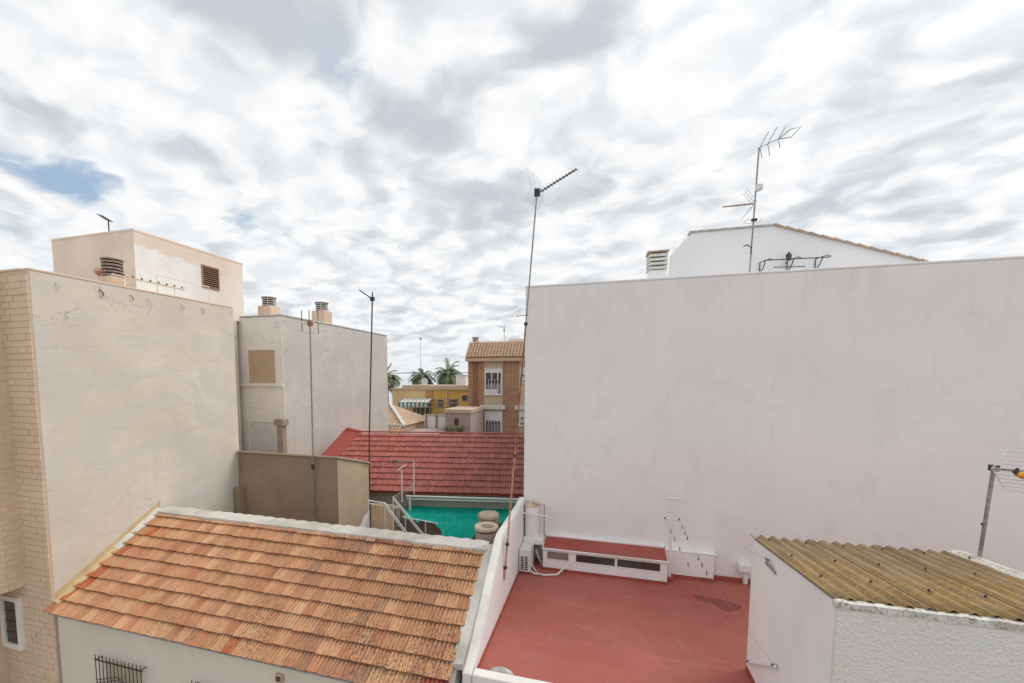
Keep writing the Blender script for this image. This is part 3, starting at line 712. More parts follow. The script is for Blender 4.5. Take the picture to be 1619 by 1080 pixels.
# ------------------------------------------------------------------ red-roofed house
def red_house():
    a = R(11); u = Vector((math.cos(a), math.sin(a), 0)); v = Vector((-math.sin(a), math.cos(a), 0)); E = Vector((-2.45, 15.80, 0.80)); up = Vector((0, 0, 1))
    t = thing('red_roofed_house', 'house with red painted tile roof behind the green shade net', 'house', tuple(E - u * 4.5 + v * 2 - up * 4.2))
    def P(du, dv, z): return E - u * du + v * dv + up * z
    w = MB(); q = [P(-0.0, 0.25, 0), P(9.3, 0.25, 0), P(9.3, 5.5, 0), P(0, 5.5, 0)]
    w.add([(p.x, p.y, GZ) for p in q] + [(p.x, p.y, 0.72) for p in q], [(0, 1, 2, 3), (4, 7, 6, 5), (0, 4, 5, 1), (1, 5, 6, 2), (2, 6, 7, 3), (3, 7, 4, 0)])
    w.build('wall', 'red_wall', t)
    run, rise = 2.88, 1.95; sl = math.atan2(rise, run); L_ = math.hypot(run, rise)
    rf = MB(); top = [P(0, 0, 0.0), P(9.4, 0, 0), P(8.25, run, rise), P(0, run, rise)]; back = [P(0, 5.8, 0), P(9.4, 5.8, 0)]
    n0 = Vector((0, 0, -0.06))
    rf.add([p + n0 for p in top] + [p + n0 for p in back] , [(0, 1, 2, 3), (3, 2, 5, 4), (1, 5, 2), (0, 3, 4), (0, 4, 5, 1)])
    roof = rf.build('roof', 'red_paint', t)
    cols, w_ = 34, 0.27; rows = 11; ex = L_ / rows
    org = P(9.3, 0, 0.0)
    def skip(i, j):
        x = 9.3 - i * w_; return x > 9.3 - (j + 1) * ex / L_ * 1.15 - 0.05
    def tint(i, j, rng):
        e = i / cols; k = rng.uniform(0.85, 1.12)
        c = Vector((0.43, 0.135, 0.108)).lerp(Vector((0.36, 0.14, 0.112)), max(0, min(1, (e - 0.35) * 2 + rng.uniform(-0.3, 0.3))))
        return tuple(c * k)
    tiled_roof(roof, org, a, sl, cols, rows, w_, ex, ex + 0.06, 'redtile', 'redtile_rest', tint, lambda c: c[1] * 0.1 - c[0] * 0.3, skip, 300, 0.045)
    # smooth painted hip and ridge
    def strip(p, q, wd, h, name):
        MB().bar(p, q, wd, h).build(name, 'red_paint', roof, 0.02)
    hq = [P(9.42, -0.03, 0.0), P(8.55, -0.03, 0.0), P(7.55, run, rise), P(8.25, run + 0.05, rise + 0.14)]; lift = [0.05, 0.085, 0.075, 0.08]
    MB().add([p + up * l for p, l in zip(hq, lift)] + [p - up * 0.05 for p in hq], [(0, 1, 2, 3), (7, 6, 5, 4), (0, 4, 5, 1), (1, 5, 6, 2), (2, 6, 7, 3), (3, 7, 4, 0)]).build('hip_flashing', 'red_paint', roof, 0.015)
    strip(P(8.25, run, rise + 0.12), P(7.6, run, rise + 0.02), 0.25, 0.06, 'ridge_cap')
    strip(P(7.6, run, rise + 0.02), P(0, run, rise + 0.02), 0.16, 0.05, 'ridge_cap')
    # gutter and white fascia
    MB().tube([P(4.75, -0.08, -0.12), P(0.0, -0.08, -0.14)], 0.036, 10).build('gutter', 'white_metal', t, smooth=True)
    f = MB().bar(P(4.75, 0.02, -0.25), P(0.0, 0.02, -0.26), 0.05, 0.06).build('fascia', 'white_paint', t)
    MB().tube([P(4.6, -0.08, -0.16), P(4.6, -0.05, -0.9)], 0.05, 8).build('downpipe', 'white_metal', t, smooth=True)
red_house()

# ------------------------------------------------------------------ courtyard: shade net, rails, flues, boards
def courtyard():
    A, B = Vector((-7.25, 15.25, 0.22)), Vector((-2.6, 16.05, 0.18))
    fr = [(0.0, -6.9, 14.15, 0.10), (0.14, -6.1, 13.75, 0.10), (0.26, -5.5, 13.8, 0.06), (0.34, -5.2, 13.6, -0.02), (0.42, -4.9, 13.0, -0.42), (0.50, -4.55, 12.8, -0.55), (0.58, -4.2, 12.9, -0.5), (0.66, -4.05, 13.5, -0.1), (0.74, -3.9, 14.2, 0.08), (0.86, -3.3, 14.5, 0.10), (1.0, -2.55, 14.3, 0.10)]
    def front(t_):
        for (a_, b_) in zip(fr, fr[1:]):
            if t_ <= b_[0] + 1e-6:
                f = (t_ - a_[0]) / (b_[0] - a_[0]); f = f * f * (3 - 2 * f); return Vector(a_[1:]).lerp(Vector(b_[1:]), f)
    m = MB(); n = 84; k = 40
    for j in range(k + 1):
        tv = j / k
        for i in range(n + 1):
            tu = i / n; bk = A.lerp(B, tu); f = front(tu); p = bk.lerp(f, tv)
            p.z = bk.z + (0.08 - bk.z) * min(1, tv * 1.3) + (f.z - 0.08) * max(0, (tv - 0.55) / 0.45) ** 1.6
            p.z -= 0.09 * math.sin(math.pi * tv) * math.sin(math.pi * tu)
            w_ = tv ** 1.5; p.z += w_ * (0.045 * math.sin(tu * 60 + 6 * noise.noise(Vector((tu * 4, tv * 3, 5)))) + 0.07 * noise.noise(Vector((tu * 9, tv * 5, 1)))) + 0.02 * noise.noise(Vector((tu * 16, tv * 10, 3)))
            m.v.append(tuple(p))
    for j in range(k):
        for i in range(n):
            a = j * (n + 1) + i; m.f.append((a, a + 1, a + n + 2, a + n + 1))
    o = m.build('shade_net', 'cloth', smooth=True); tag(o, 'turquoise green shade net stretched over the courtyard', 'shade net')
    for p in (o.data.polygons): p.use_smooth = True
    # steel frame that carries the net
    t = thing('net_frame', 'thin white tube frame under the green shade net', 'frame', (-5, 12.8, GZ))
    MB().tube([(-6.7, 13.9, GZ), (-6.7, 13.9, 0.16)], 0.02, 8).build('post', 'white_metal', t); MB().tube([(-5.85, 13.75, GZ), (-5.85, 13.75, 0.15)], 0.02, 8).build('post', 'white_metal', t)
    MB().tube([(-6.85, 13.95, 0.16), (-5.35, 13.68, 0.14)], 0.022, 8).build('top_rail', 'white_metal', t)
    # yard floor with a tiled landing
    w = MB().box(-8.06, -2.35, 9.5, 15.0, GZ + 0.01, GZ + 0.12); struct(w.build('courtyard_floor', 'pinkgrey'))
    # two round concrete flues
    for (x, y, z0, z1, lab, hole) in ((-2.85, 11.05, 0.9, 1.54, 'round concrete flue with a lumpy closed cap beside the green net', False), (-2.57, 9.75, 1.2, 1.66, 'short round concrete flue with a broken open cap', True)):
        f = thing('concrete_flue', lab, 'chimney', (x, y, z0))
        MB().lathe((x, y, GZ), [(0.27, 0), (0.27, z1 - 0.12 - GZ)], 28).build('shaft', 'concrete', f, smooth=True)
        c = MB(); nn = 28
        if hole:
            for r_, z in ((0.27, z1 - 0.07), (0.283, z1 - 0.065), (0.283, z1 - 0.005), (0.27, z1 + 0.01), (0.16, z1), (0.14, z1 - 0.1)):
                for j in range(nn):
                    th = 2 * math.pi * j / nn; rr = r_ * (1 + 0.03 * noise.noise(Vector((math.cos(th) * 2, math.sin(th) * 2, r_ * 9))))
                    c.v.append((x + 0.03 * (r_ < 0.2) + rr * math.cos(th), y + rr * math.sin(th), z))
            for i in range(5):
                for j in range(nn): c.f.append((i * nn + j, i * nn + (j + 1) % nn, (i + 1) * nn + (j + 1) % nn, (i + 1) * nn + j))
            c.build('cap', 'flue_cap', f, smooth=True); MB().lathe((x + 0.03, y, z1 - 0.11), [(0.145, 0), (0.145, 0.01)], 20).build('hole_disc', 'black', f)  # black disc closes the opening in the cap
        else:
            for r_, z in ((0.27, z1 - 0.10), (0.292, z1 - 0.095), (0.292, z1 - 0.03), (0.27, z1), (0.15, z1 + 0.03), (0.02, z1 + 0.04)):
                for j in range(nn):
                    th = 2 * math.pi * j / nn; q = noise.noise(Vector((math.cos(th) * 3, math.sin(th) * 3, r_ * 12)))
                    c.v.append((x + r_ * (1 + 0.05 * q) * math.cos(th), y + r_ * (1 + 0.05 * q) * math.sin(th), z + 0.02 * q))
            for i in range(5):
                for j in range(nn): c.f.append((i * nn + j, i * nn + (j + 1) % nn, (i + 1) * nn + (j + 1) % nn, (i + 1) * nn + j))
            c.f.append(tuple(5 * nn + j for j in range(nn))); c.build('cap', 'flue_cap', f, smooth=True)
    # stair rails
    def rail(lab, pts, drop, posts):
        t = thing('stair_railing', lab, 'railing', pts[-1])
        MB().tube(pts, 0.022, 8).build('handrail', 'white_metal', t, smooth=True)
        MB().tube([(x, y, z - drop) for x, y, z in pts], 0.014, 8).build('lower_rail', 'white_metal', t, smooth=True)
        for p in posts: MB().tube([(p[0], p[1], p[2]), (p[0], p[1], p[2] - 1.1)], 0.016, 8).build('post', 'white_metal', t)
    rail('white stair handrail running down past the pale boards', [(-7.25, 12.3, 1.19), (-6.62, 12.25, 1.17), (-5.95, 12.2, 0.42), (-5.3, 12.15, -0.3)], 0.10, [(-7.25, 12.3, 1.19), (-6.62, 12.25, 1.17), (-5.6, 12.18, 0.03)])
    rail('white stair handrail with a kink beside the green net', [(-5.75, 12.6, 1.74), (-6.35, 12.3, 1.38), (-5.45, 12.25, 0.44), (-4.8, 12.2, -0.2)], 0.08, [(-5.75, 12.6, 2.54), (-6.35, 12.3, 1.38), (-5.1, 12.22, 0.1)])
    t = thing('cable_post', 'thin white posts carrying a sagging black cable by the stairs', 'post', (-6.1, 12.4, 0))
    MB().tube([(-6.08, 12.4, 1.2), (-6.08, 12.4, 2.24)], 0.016, 8).build('post', 'white_metal', t); MB().tube([(-6.22, 12.38, 2.24), (-5.96, 12.42, 2.42)], 0.02, 8).build('arm', 'white_metal', t)
    MB().tube(sag((-7.9, 13.0, 2.15), (-6.4, 12.5, 2.5), 0.07) + sag((-6.4, 12.5, 2.5), (-5.72, 12.6, 2.52), 0.0, 3)[1:], 0.014, 6).build('cable', 'metal_grey', t, smooth=True)
    MB().lathe((-6.38, 12.5, 2.47), [(0.05, 0), (0.1, 0.02), (0.1, 0.05), (0.04, 0.07)], 12).build('insulator', 'cable', t)
    # pale board screen on the landing
    t = thing('board_screen', 'pale upright board screen beside the cement hut', 'screen', (-7.8, 13.8, -2))
    MB().box(-8.05, -7.1, 13.83, 13.87, 0.50, 0.60).build('top_rail', 'bamboo', t); MB().box(-8.05, -7.1, 13.83, 13.87, -0.9, -0.8).build('bottom_rail', 'bamboo', t)
    bd = MB().box(0, 0.092, 0, 0.022, -1.0, 0.55).mesh('board'); bd.materials.append(M['bamboo'])
    for k in range(9):
        o = bpy.data.objects.new('board', bd); COL.objects.link(o); attach(o, t); o.location = (-8.04 + k * 0.104, 13.805, random.uniform(-0.02, 0.02))
    MB().box(-8.0, -7.15, 14.1, 14.4, GZ, 0.40).build('stair_wall', 'red_wall', t)
    # pots of greenery along the wall behind the ridge
    for (x, y, lab) in ((-5.9, 10.4, 'green pot plant in a terracotta trough near the stair foot'), (-5.2, 10.3, 'low green plant in a trough under the net edge')):
        t = thing('potted_plant', lab, 'plant', (x, y, GZ))
        MB().box(x - 0.35, x + 0.35, y - 0.13, y + 0.13, 0.30, 0.55).build('trough', 'terra', t, 0.02)
        MB().box(x - 0.33, x + 0.33, y - 0.11, y + 0.11, GZ, 0.299).build('plinth', 'red_wall', t)
        rng = random.Random(int(x * 10)); f = MB()
        for k in range(260):
            p = Vector((x + rng.uniform(-0.38, 0.38), y + rng.gauss(0, 0.1), 0.55 + abs(rng.gauss(0, 0.10)))); d = Vector((rng.uniform(-1, 1), rng.uniform(-1, 1), rng.uniform(0.1, 1))).normalized() * 0.08
            s_ = d.cross(Vector((rng.uniform(-1, 1), rng.uniform(-1, 1), 0.3))).normalized() * 0.02
            f.add([p, p + d * 0.5 + s_, p + d, p + d * 0.5 - s_], [(0, 1, 2, 3)])
        f.build('foliage', 'green_plant', t)
courtyard()

# ------------------------------------------------------------------ white building with the long blank wall
def white_building():
    t = thing('white_building', 'large white building with long blank wall behind the red terrace', 'building', (4, 17, GZ))
    MB().box(-2.08, 16, 12.12, 24, GZ, 7.699).build('wall', 'white_wall', t, 0.01)
    MB().box(-2.09, 16, 12.108, 12.40, 7.70, 7.76).build('coping', 'white_wall', t, 0.02)
    MB().box(-2.09, -1.8, 12.401, 24, 7.70, 7.76).build('coping', 'white_wall', t, 0.02)
    # upper storey with a sloping verge
    p = thing('rooftop_storey', 'white rooftop storey with a sloping tiled verge above the blank wall', 'building', (5, 17, 7.62))
    m = MB(); yb = 19.6
    f = [(2.56, 7.625), (8.9, 7.625), (8.9, 8.16), (4.78, 9.66), (2.56, 9.66)]
    g = [(2.56, 7.625), (8.9, 7.625), (8.9, 8.5), (4.78, 10.15), (2.56, 10.15)]
    m.add([(x, 15.0, z) for x, z in f] + [(x, yb, z) for x, z in g], [tuple(range(5)), tuple(range(9, 4, -1))] + [(i, i + 5, (i + 1) % 5 + 5, (i + 1) % 5) for i in range(5)])
    m.build('wall', 'upper_white', p, 0.01)
    n = 14
    for k in range(n):
        a, b = k / n, (k + 0.96) / n; x0, x1 = 4.78 + 4.1 * a, 4.78 + 4.1 * b; z0, z1 = 9.66 - 1.5 * a, 9.66 - 1.5 * b
        MB().add([(x0, 14.9, z0 + 0.05), (x1, 14.9, z1 + 0.02), (x1, 15.4, z1 + 0.06), (x0, 15.4, z0 + 0.09), (x0, 14.9, z0), (x1, 14.9, z1 - 0.02), (x1, 15.4, z1 + 0.0), (x0, 15.4, z0 + 0.03)],
                 [(0, 1, 2, 3), (4, 7, 6, 5), (0, 4, 5, 1), (1, 5, 6, 2), (2, 6, 7, 3), (3, 7, 4, 0)]).build('verge_tile', 'concrete', p)
    MB().box(2.50, 4.78, 14.95, 15.3, 9.661, 9.71).build('roof_edge', 'lintel', p)
    # louvred vent stack
    c = thing('louvred_chimney', 'square white chimney with slatted louvre head on the white building', 'chimney', (1.45, 13.5, 7.62))
    MB().box(1.22, 1.66, 13.28, 13.72, 7.62, 8.22).build('stack', 'upper_white', c, 0.01)
    for k in range(4): MB().prism([(1.17, 8.24 + k * 0.115), (1.71, 8.24 + k * 0.115), (1.66, 8.24 + k * 0.115 + 0.07), (1.22, 8.24 + k * 0.115 + 0.07)], 'y', 13.23, 13.77).build('louvre', 'mortar_pale', c)
    MB().box(1.28, 1.60, 13.34, 13.66, 8.221, 8.66).build('core', 'black', c)
    MB().box(1.16, 1.72, 13.22, 13.78, 8.70, 8.745).build('cap', 'concrete', c, 0.01)
    # wrought-iron canopy bracket with lantern
    b = thing('iron_canopy_frame', 'black wrought-iron canopy frame fixed to the white rooftop storey', 'bracket', (5.2, 14.9, 8.4))
    MB().tube([(4.45, 14.55, 8.58), (6.02, 14.55, 8.55)], 0.015, 6).build('front_bar', 'dark_metal', b); MB().tube([(4.72, 14.7, 8.40), (5.5, 14.7, 8.37)], 0.013, 6).build('lower_bar', 'dark_metal', b)
    for x in (4.45, 5.15, 5.85):
        br = MB().tube([(x, 14.98, 8.62), (x, 14.5, 8.57)], 0.013, 6); br.tube([(x, 14.97, 8.62), (x, 14.97, 8.30)], 0.013, 6); br.tube([(x, 14.97, 8.30), (x + 0.03, 14.8, 8.40), (x + 0.04, 14.68, 8.52), (x, 14.55, 8.56)], 0.015, 6); br.tube([(x, 14.6, 8.56), (x + 0.12, 14.6, 8.63), (x + 0.22, 14.6, 8.58)], 0.013, 6); br.build('bracket', 'dark_metal', b, smooth=True)
    l = thing('wall_lantern', 'small black lantern hanging over the iron canopy frame', 'lantern', (5.12, 14.85, 8.6))
    MB().lathe((5.12, 14.8, 8.60), [(0.03, 0), (0.045, 0.015), (0.062, 0.14)], 6).build('glass_body', 'glass', l)
    MB().lathe((5.12, 14.8, 8.741), [(0.085, 0), (0.035, 0.05), (0.012, 0.09)], 6).build('cap', 'dark_metal', l)
    for k in range(6):
        a = math.pi / 3 * k; MB().tube([(5.12 + 0.05 * math.cos(a), 14.8 + 0.05 * math.sin(a), 8.60), (5.12 + 0.07 * math.cos(a), 14.8 + 0.07 * math.sin(a), 8.745)], 0.007, 5).build('cage_bar', 'dark_metal', l)
    MB().tube([(5.12, 14.8, 8.60), (5.12, 14.99, 8.55)], 0.014, 6).build('arm', 'dark_metal', l)
white_building()

# ------------------------------------------------------------------ red terrace
def terrace():
    fl = MB().box(-2.0, 16, 6.9, 12.1, -0.25, 0.0); struct(fl.build('terrace_floor', 'terrace'))
    MB().box(-2.0, 16, 6.78, 12.0, GZ, -0.26)
    h = thing('terrace_house', 'house under the red terrace with white parapet walls', 'house', (1, 9, GZ))
    MB().box(-2.3, 16, 6.78, 12.08, GZ, -0.252).build('wall', 'white_paint', h)
    # parapet beside the tiled roof: climbs with the slope
    m = MB(); pr = [(6.70, -0.25), (6.70, 0.12), (7.1, 0.34), (9.02, 1.66), (9.25, 1.72), (11.4, 1.72), (12.08, 1.78), (12.08, -0.25)]
    m.prism(pr, 'x', -2.20, -2.03); m.build('parapet', 'white_coping', h, 0.03)
    m = MB(); ins = [(6.9, -0.02), (6.9, 0.15), (7.1, 0.29), (9.02, 1.60), (9.25, 1.66), (11.4, 1.66), (12.07, 1.72), (12.07, -0.02)]
    m.prism(ins, 'x', -2.0295, -2.018); m.build('parapet_render', 'white_paint', h)
    MB().box(-2.02, 16, 6.70, 6.90, -0.24, 0.13).build('front_kerb', 'white_coping', h, 0.025)
    # red painted upstand at the foot of the walls
    MB().box(-2.017, -1.995, 6.95, 12.0, 0.001, 0.05).build('upstand', 'red_paint', h)
    MB().box(1.72, 9, 12.04, 12.119, 0.001, 0.10).build('upstand', 'red_paint', h)
    # low ledge wall right of the hatch
    MB().box(1.74, 2.86, 11.90, 12.035, 0.0, 0.69).build('ledge_wall', 'white_paint', h, 0.01); MB().box(1.72, 2.90, 11.885, 12.119, 0.691, 0.735).build('ledge_coping', 'white_paint', h, 0.02)
    MB().box(1.73, 2.88, 11.875, 11.899, 0.001, 0.09).build('upstand', 'red_paint', h)
    # damp patch
    pts = []; rng = random.Random(4); path = [(2.22, 10.99), (2.42, 11.04), (2.66, 10.96), (2.9, 10.95), (3.16, 10.78), (3.08, 10.6), (2.86, 10.45), (2.7, 10.55), (2.6, 10.72), (2.45, 10.76), (2.3, 10.82)]
    p = MB(); n = len(path); sm = []
    for i in range(n):
        a, b, c, d = [Vector((*path[(i + k) % n], 0)) for k in (-1, 0, 1, 2)]
        for s_ in (0, 0.25, 0.5, 0.75):
            q = 0.5 * ((2 * b) + (c - a) * s_ + (2 * a - 5 * b + 4 * c - d) * s_ ** 2 + (3 * b - a - 3 * c + d) * s_ ** 3); sm.append((q.x + rng.uniform(-.012, .012), q.y + rng.uniform(-.012, .012), 0.004))
    p.add(sm, [tuple(range(len(sm)))]); struct(p.build('damp_patch', 'puddle'))
    # skylight hatch
    t = thing('skylight_hatch', 'low white skylight box with red top and three dark windows', 'skylight', (0.15, 11.6, 0))
    x0, x1, y0, y1 = -1.42, 1.70, 11.42, 12.1
    MB().box(x0, x1, y0 + 0.04, y1, 0.0, 0.57).build('body', 'white_paint', t)
    MB().box(x0 - 0.0, x1 + 0.0, y0 - 0.02, y1 - 0.01, -0.002, 0.07).build('plinth', 'red_paint', t)
    wx = [(-1.30, -0.74), (-0.54, 0.44), (0.50, 1.53)]; z0, z1 = 0.31, 0.535
    fr = MB().box(x0, x1, y0, y0 + 0.039, 0.071, z0).box(x0, x1, y0, y0 + 0.039, z1, 0.57)
    xs = [x0] + [v for w in wx for v in w] + [x1]
    for k in range(0, len(xs), 2): fr.box(xs[k], xs[k + 1], y0, y0 + 0.039, z0, z1)
    fr.build('front', 'white_paint', t)
    for k, (a, b) in enumerate(wx):
        f = MB().box(a, b, y0 - 0.012, y0 - 0.001, z0 - 0.02, z0 + 0.012).box(a, b, y0 - 0.012, y0 - 0.001, z1 - 0.012, z1 + 0.015).box(a - 0.02, a + 0.0, y0 - 0.012, y0 - 0.001, z0 - 0.02, z1 + 0.015).box(b, b + 0.02, y0 - 0.012, y0 - 0.001, z0 - 0.02, z1 + 0.015)
        w = f.build('window', 'white_metal', t); MB().box(a, b, y0 + 0.018, y0 + 0.03, z0, z1).build('pane', 'frost' if k == 0 else 'glass', w)
    MB().prism([(y0 - 0.06, 0.571), (y1 - 0.08, 0.661), (y1 - 0.08, 0.71), (y0 - 0.06, 0.62)], 'x', x0 - 0.02, x1 + 0.03).build('lid', 'white_coping', t, 0.01)
    MB().prism([(y0 - 0.035, 0.6235), (y1 - 0.085, 0.711), (y1 - 0.085, 0.716), (y0 - 0.035, 0.6285)], 'x', x0 + 0.01, x1 + 0.0).build('lid_paint', 'red_paint', t)
    MB().box(x0, x1 + 0.0, y1 - 0.078, y1 + 0.019, 0.60, 0.775).build('back_flashing', 'white_paint', t, 0.025)
    # air conditioner
    t = thing('air_conditioner', 'white outdoor air-conditioning unit in the terrace corner', 'air conditioner', (-1.85, 11.1, 0))
    MB().box(-2.0, -1.70, 11.0, 11.75, 0.05, 0.66).build('casing', 'ac', t, 0.015)
    g = MB().box(-1.975, -1.735, 10.985, 10.999, 0.10, 0.50).build('grille', 'ac', t)
    sm_ = MB().box(0, 0.075, 0, 0.006, 0, 0.030).mesh('grille_slot'); sm_.materials.append(M['black'])
    for i in range(2):
        for k in range(8):
            o = bpy.data.objects.new('grille_slot', sm_); COL.objects.link(o); attach(o, g); o.location = (-1.945 + i * 0.105, 10.981, 0.12 + k * 0.047)
    for y in (11.1, 11.6): MB().box(-2.0, -1.70, y, y + 0.05, 0.0, 0.049).build('foot', 'metal_grey', t)
    MB().tube([(-1.72, 11.02, 0.12), (-1.6, 10.98, 0.06), (-1.3, 11.02, 0.03), (-1.0, 11.1, 0.05), (-0.82, 11.25, 0.2), (-0.68, 11.4, 0.31)], 0.022, 8).build('hose', 'white_metal', t, smooth=True)
    MB().tube([(-1.71, 11.1, 0.32), (-1.6, 11.05, 0.16), (-1.5, 10.98, 0.07), (-1.35, 11.0, 0.04)], 0.014, 8).build('pipe', 'metal_light', t, smooth=True)
    # white flue, its ledge, and the wire frame
    t = thing('white_flue', 'round white flue with terracotta cap in the terrace corner', 'chimney', (-1.98, 11.85, 0))
    MB().lathe((-1.79, 11.85, 0.76), [(0.20, 0), (0.20, 0.86)], 24).build('shaft', 'white_paint', t, smooth=True)
    MB().lathe((-1.79, 11.85, 1.621), [(0.21, 0), (0.215, 0.02), (0.15, 0.06), (0.06, 0.08)], 24).build('cap', 'tan_cap', t, smooth=True)
    MB().box(-2.0, -1.44, 11.62, 12.1, 0.58, 0.759).build('ledge', 'white_paint', t, 0.02)
    t = thing('wire_frame', 'thin grey metal frame with white cross bar beside the flue', 'frame', (-1.44, 11.75, 0))
    MB().tube([(-1.78, 11.75, 1.70), (-1.44, 11.75, 1.70), (-1.43, 11.75, 0.0)], 0.013, 8).build('upright', 'metal_grey', t); MB().tube([(-2.0, 11.60, 1.46), (-1.30, 11.62, 1.42)], 0.018, 8).build('cross_bar', 'white_metal', t)
    m = MB().obox(Matrix.Translation((-1.55, 11.72, 0.22)) @ Matrix.Rotation(R(-24), 4, 'Y'), 0.02, 0.30, 0.46)
    tag(m.build('leaning_board', 'ac', None, 0.004), 'pale offcut board leaning between the air conditioner and the skylight', 'board')
    # clothes post
    t = thing('clothes_post', 'white T-shaped clothes-line post at the end of the skylight', 'clothes post', (1.79, 11.7, 0))
    MB().tube([(1.79, 11.7, 0.0), (1.785, 11.7, 2.14)], 0.035, 12).build('post', 'white_metal', t, smooth=True); MB().tube([(1.65, 11.7, 2.15), (1.96, 11.7, 2.15)], 0.028, 10).build('crossbar', 'white_metal', t, smooth=True); MB().tube([(1.64, 11.7, 1.615), (1.97, 11.7, 1.615)], 0.024, 10).build('crossbar', 'white_metal', t, smooth=True)
    for x in (1.64, 1.97): MB().tube([(x, 11.7, 1.60), (x, 11.66, 1.66)], 0.016, 6).build('hook', 'iron', t)
    MB().box(1.70, 1.88, 11.60, 11.80, 0.0, 0.10).build('foot', 'red_paint', t)
    # lines to the hut
    ends = [((1.97, 11.66, 1.62), (2.57, 7.05, 0.96), 0.22), ((1.64, 11.66, 1.62), (2.57, 8.2, 0.26), 0.12)]
    pegs = [[0.05, 0.1, 0.14, 0.30, 0.35, 0.41], [0.10, 0.16, 0.24, 0.36]]
    labs = ['thin clothes line from the post hook to the bracket outer end', 'thin clothes line from the post hook to the bracket inner end']
    for (a, b, d), pp, lab in zip(ends, pegs, labs):
        pts = sag(a, b, d); tag(MB().tube(pts, 0.0022, 5).build('clothes_line', 'line', smooth=True), lab, 'clothes line')
        for f in pp:
            k = f * 14; q = pts[int(k)].lerp(pts[int(k) + 1], k % 1)
            m = MB().box(q.x - 0.008, q.x + 0.008, q.y - 0.012, q.y + 0.012, q.z - 0.075, q.z - 0.002).box(q.x - 0.008, q.x + 0.008, q.y - 0.006, q.y + 0.006, q.z - 0.002, q.z + 0.02)
            tag(m.build('clothes_peg', 'iron'), 'small dark clothes peg clipped to a line below the T-post', 'clothes peg', 'pegs on the clothes lines')
    tag(MB().tube(sag((1.96, 11.7, 2.15), (2.56, 7.6, 2.37), 0.16), 0.0035, 5).build('clothes_line', 'wire'), 'slack wire from the top of the T-post to the hook on the white hut', 'clothes line')
    tag(MB().tube(sag((-1.72, 9.2, 5.3), (1.65, 11.7, 2.16), 0.06), 0.003, 5).build('guy_wire', 'wire'), 'faint guy wire from the tall rusty mast to the T-post', 'wire')
    # rain pipe
    t = thing('rain_hopper', 'white rainwater hopper and short pipe at the foot of the blank wall', 'pipe', (3.6, 12.0, 0))
    MB().box(3.44, 3.80, 11.90, 12.118, 0.34, 0.52).build('hopper', 'white_metal', t, 0.012); MB().tube([(3.60, 12.0, 0.34), (3.60, 12.0, 0.02)], 0.055, 12).build('pipe', 'white_metal', t, smooth=True)
    # whitewashed lump on the kerb
    m = MB(); n = 20
    for i in range(7):
        ph = i / 6 * math.pi / 2
        for j in range(n):
            th = 2 * math.pi * j / n; q = 1 + 0.10 * noise.noise(Vector((math.cos(th) * 1.5, math.sin(th) * 1.5, i * 0.4)))
            m.v.append((-1.56 + 0.24 * q * math.cos(ph) * math.cos(th), 6.98 + 0.11 * q * math.cos(ph) * math.sin(th), 0.0 + 0.16 * math.sin(ph)))
    for i in range(6):
        for j in range(n): m.f.append((i * n + j, i * n + (j + 1) % n, (i + 1) * n + (j + 1) % n, (i + 1) * n + j))
    tag(m.build('drain_hood', 'lintel', smooth=True), 'rounded pale drain hood in the front corner of the terrace', 'drain cover')
terrace()

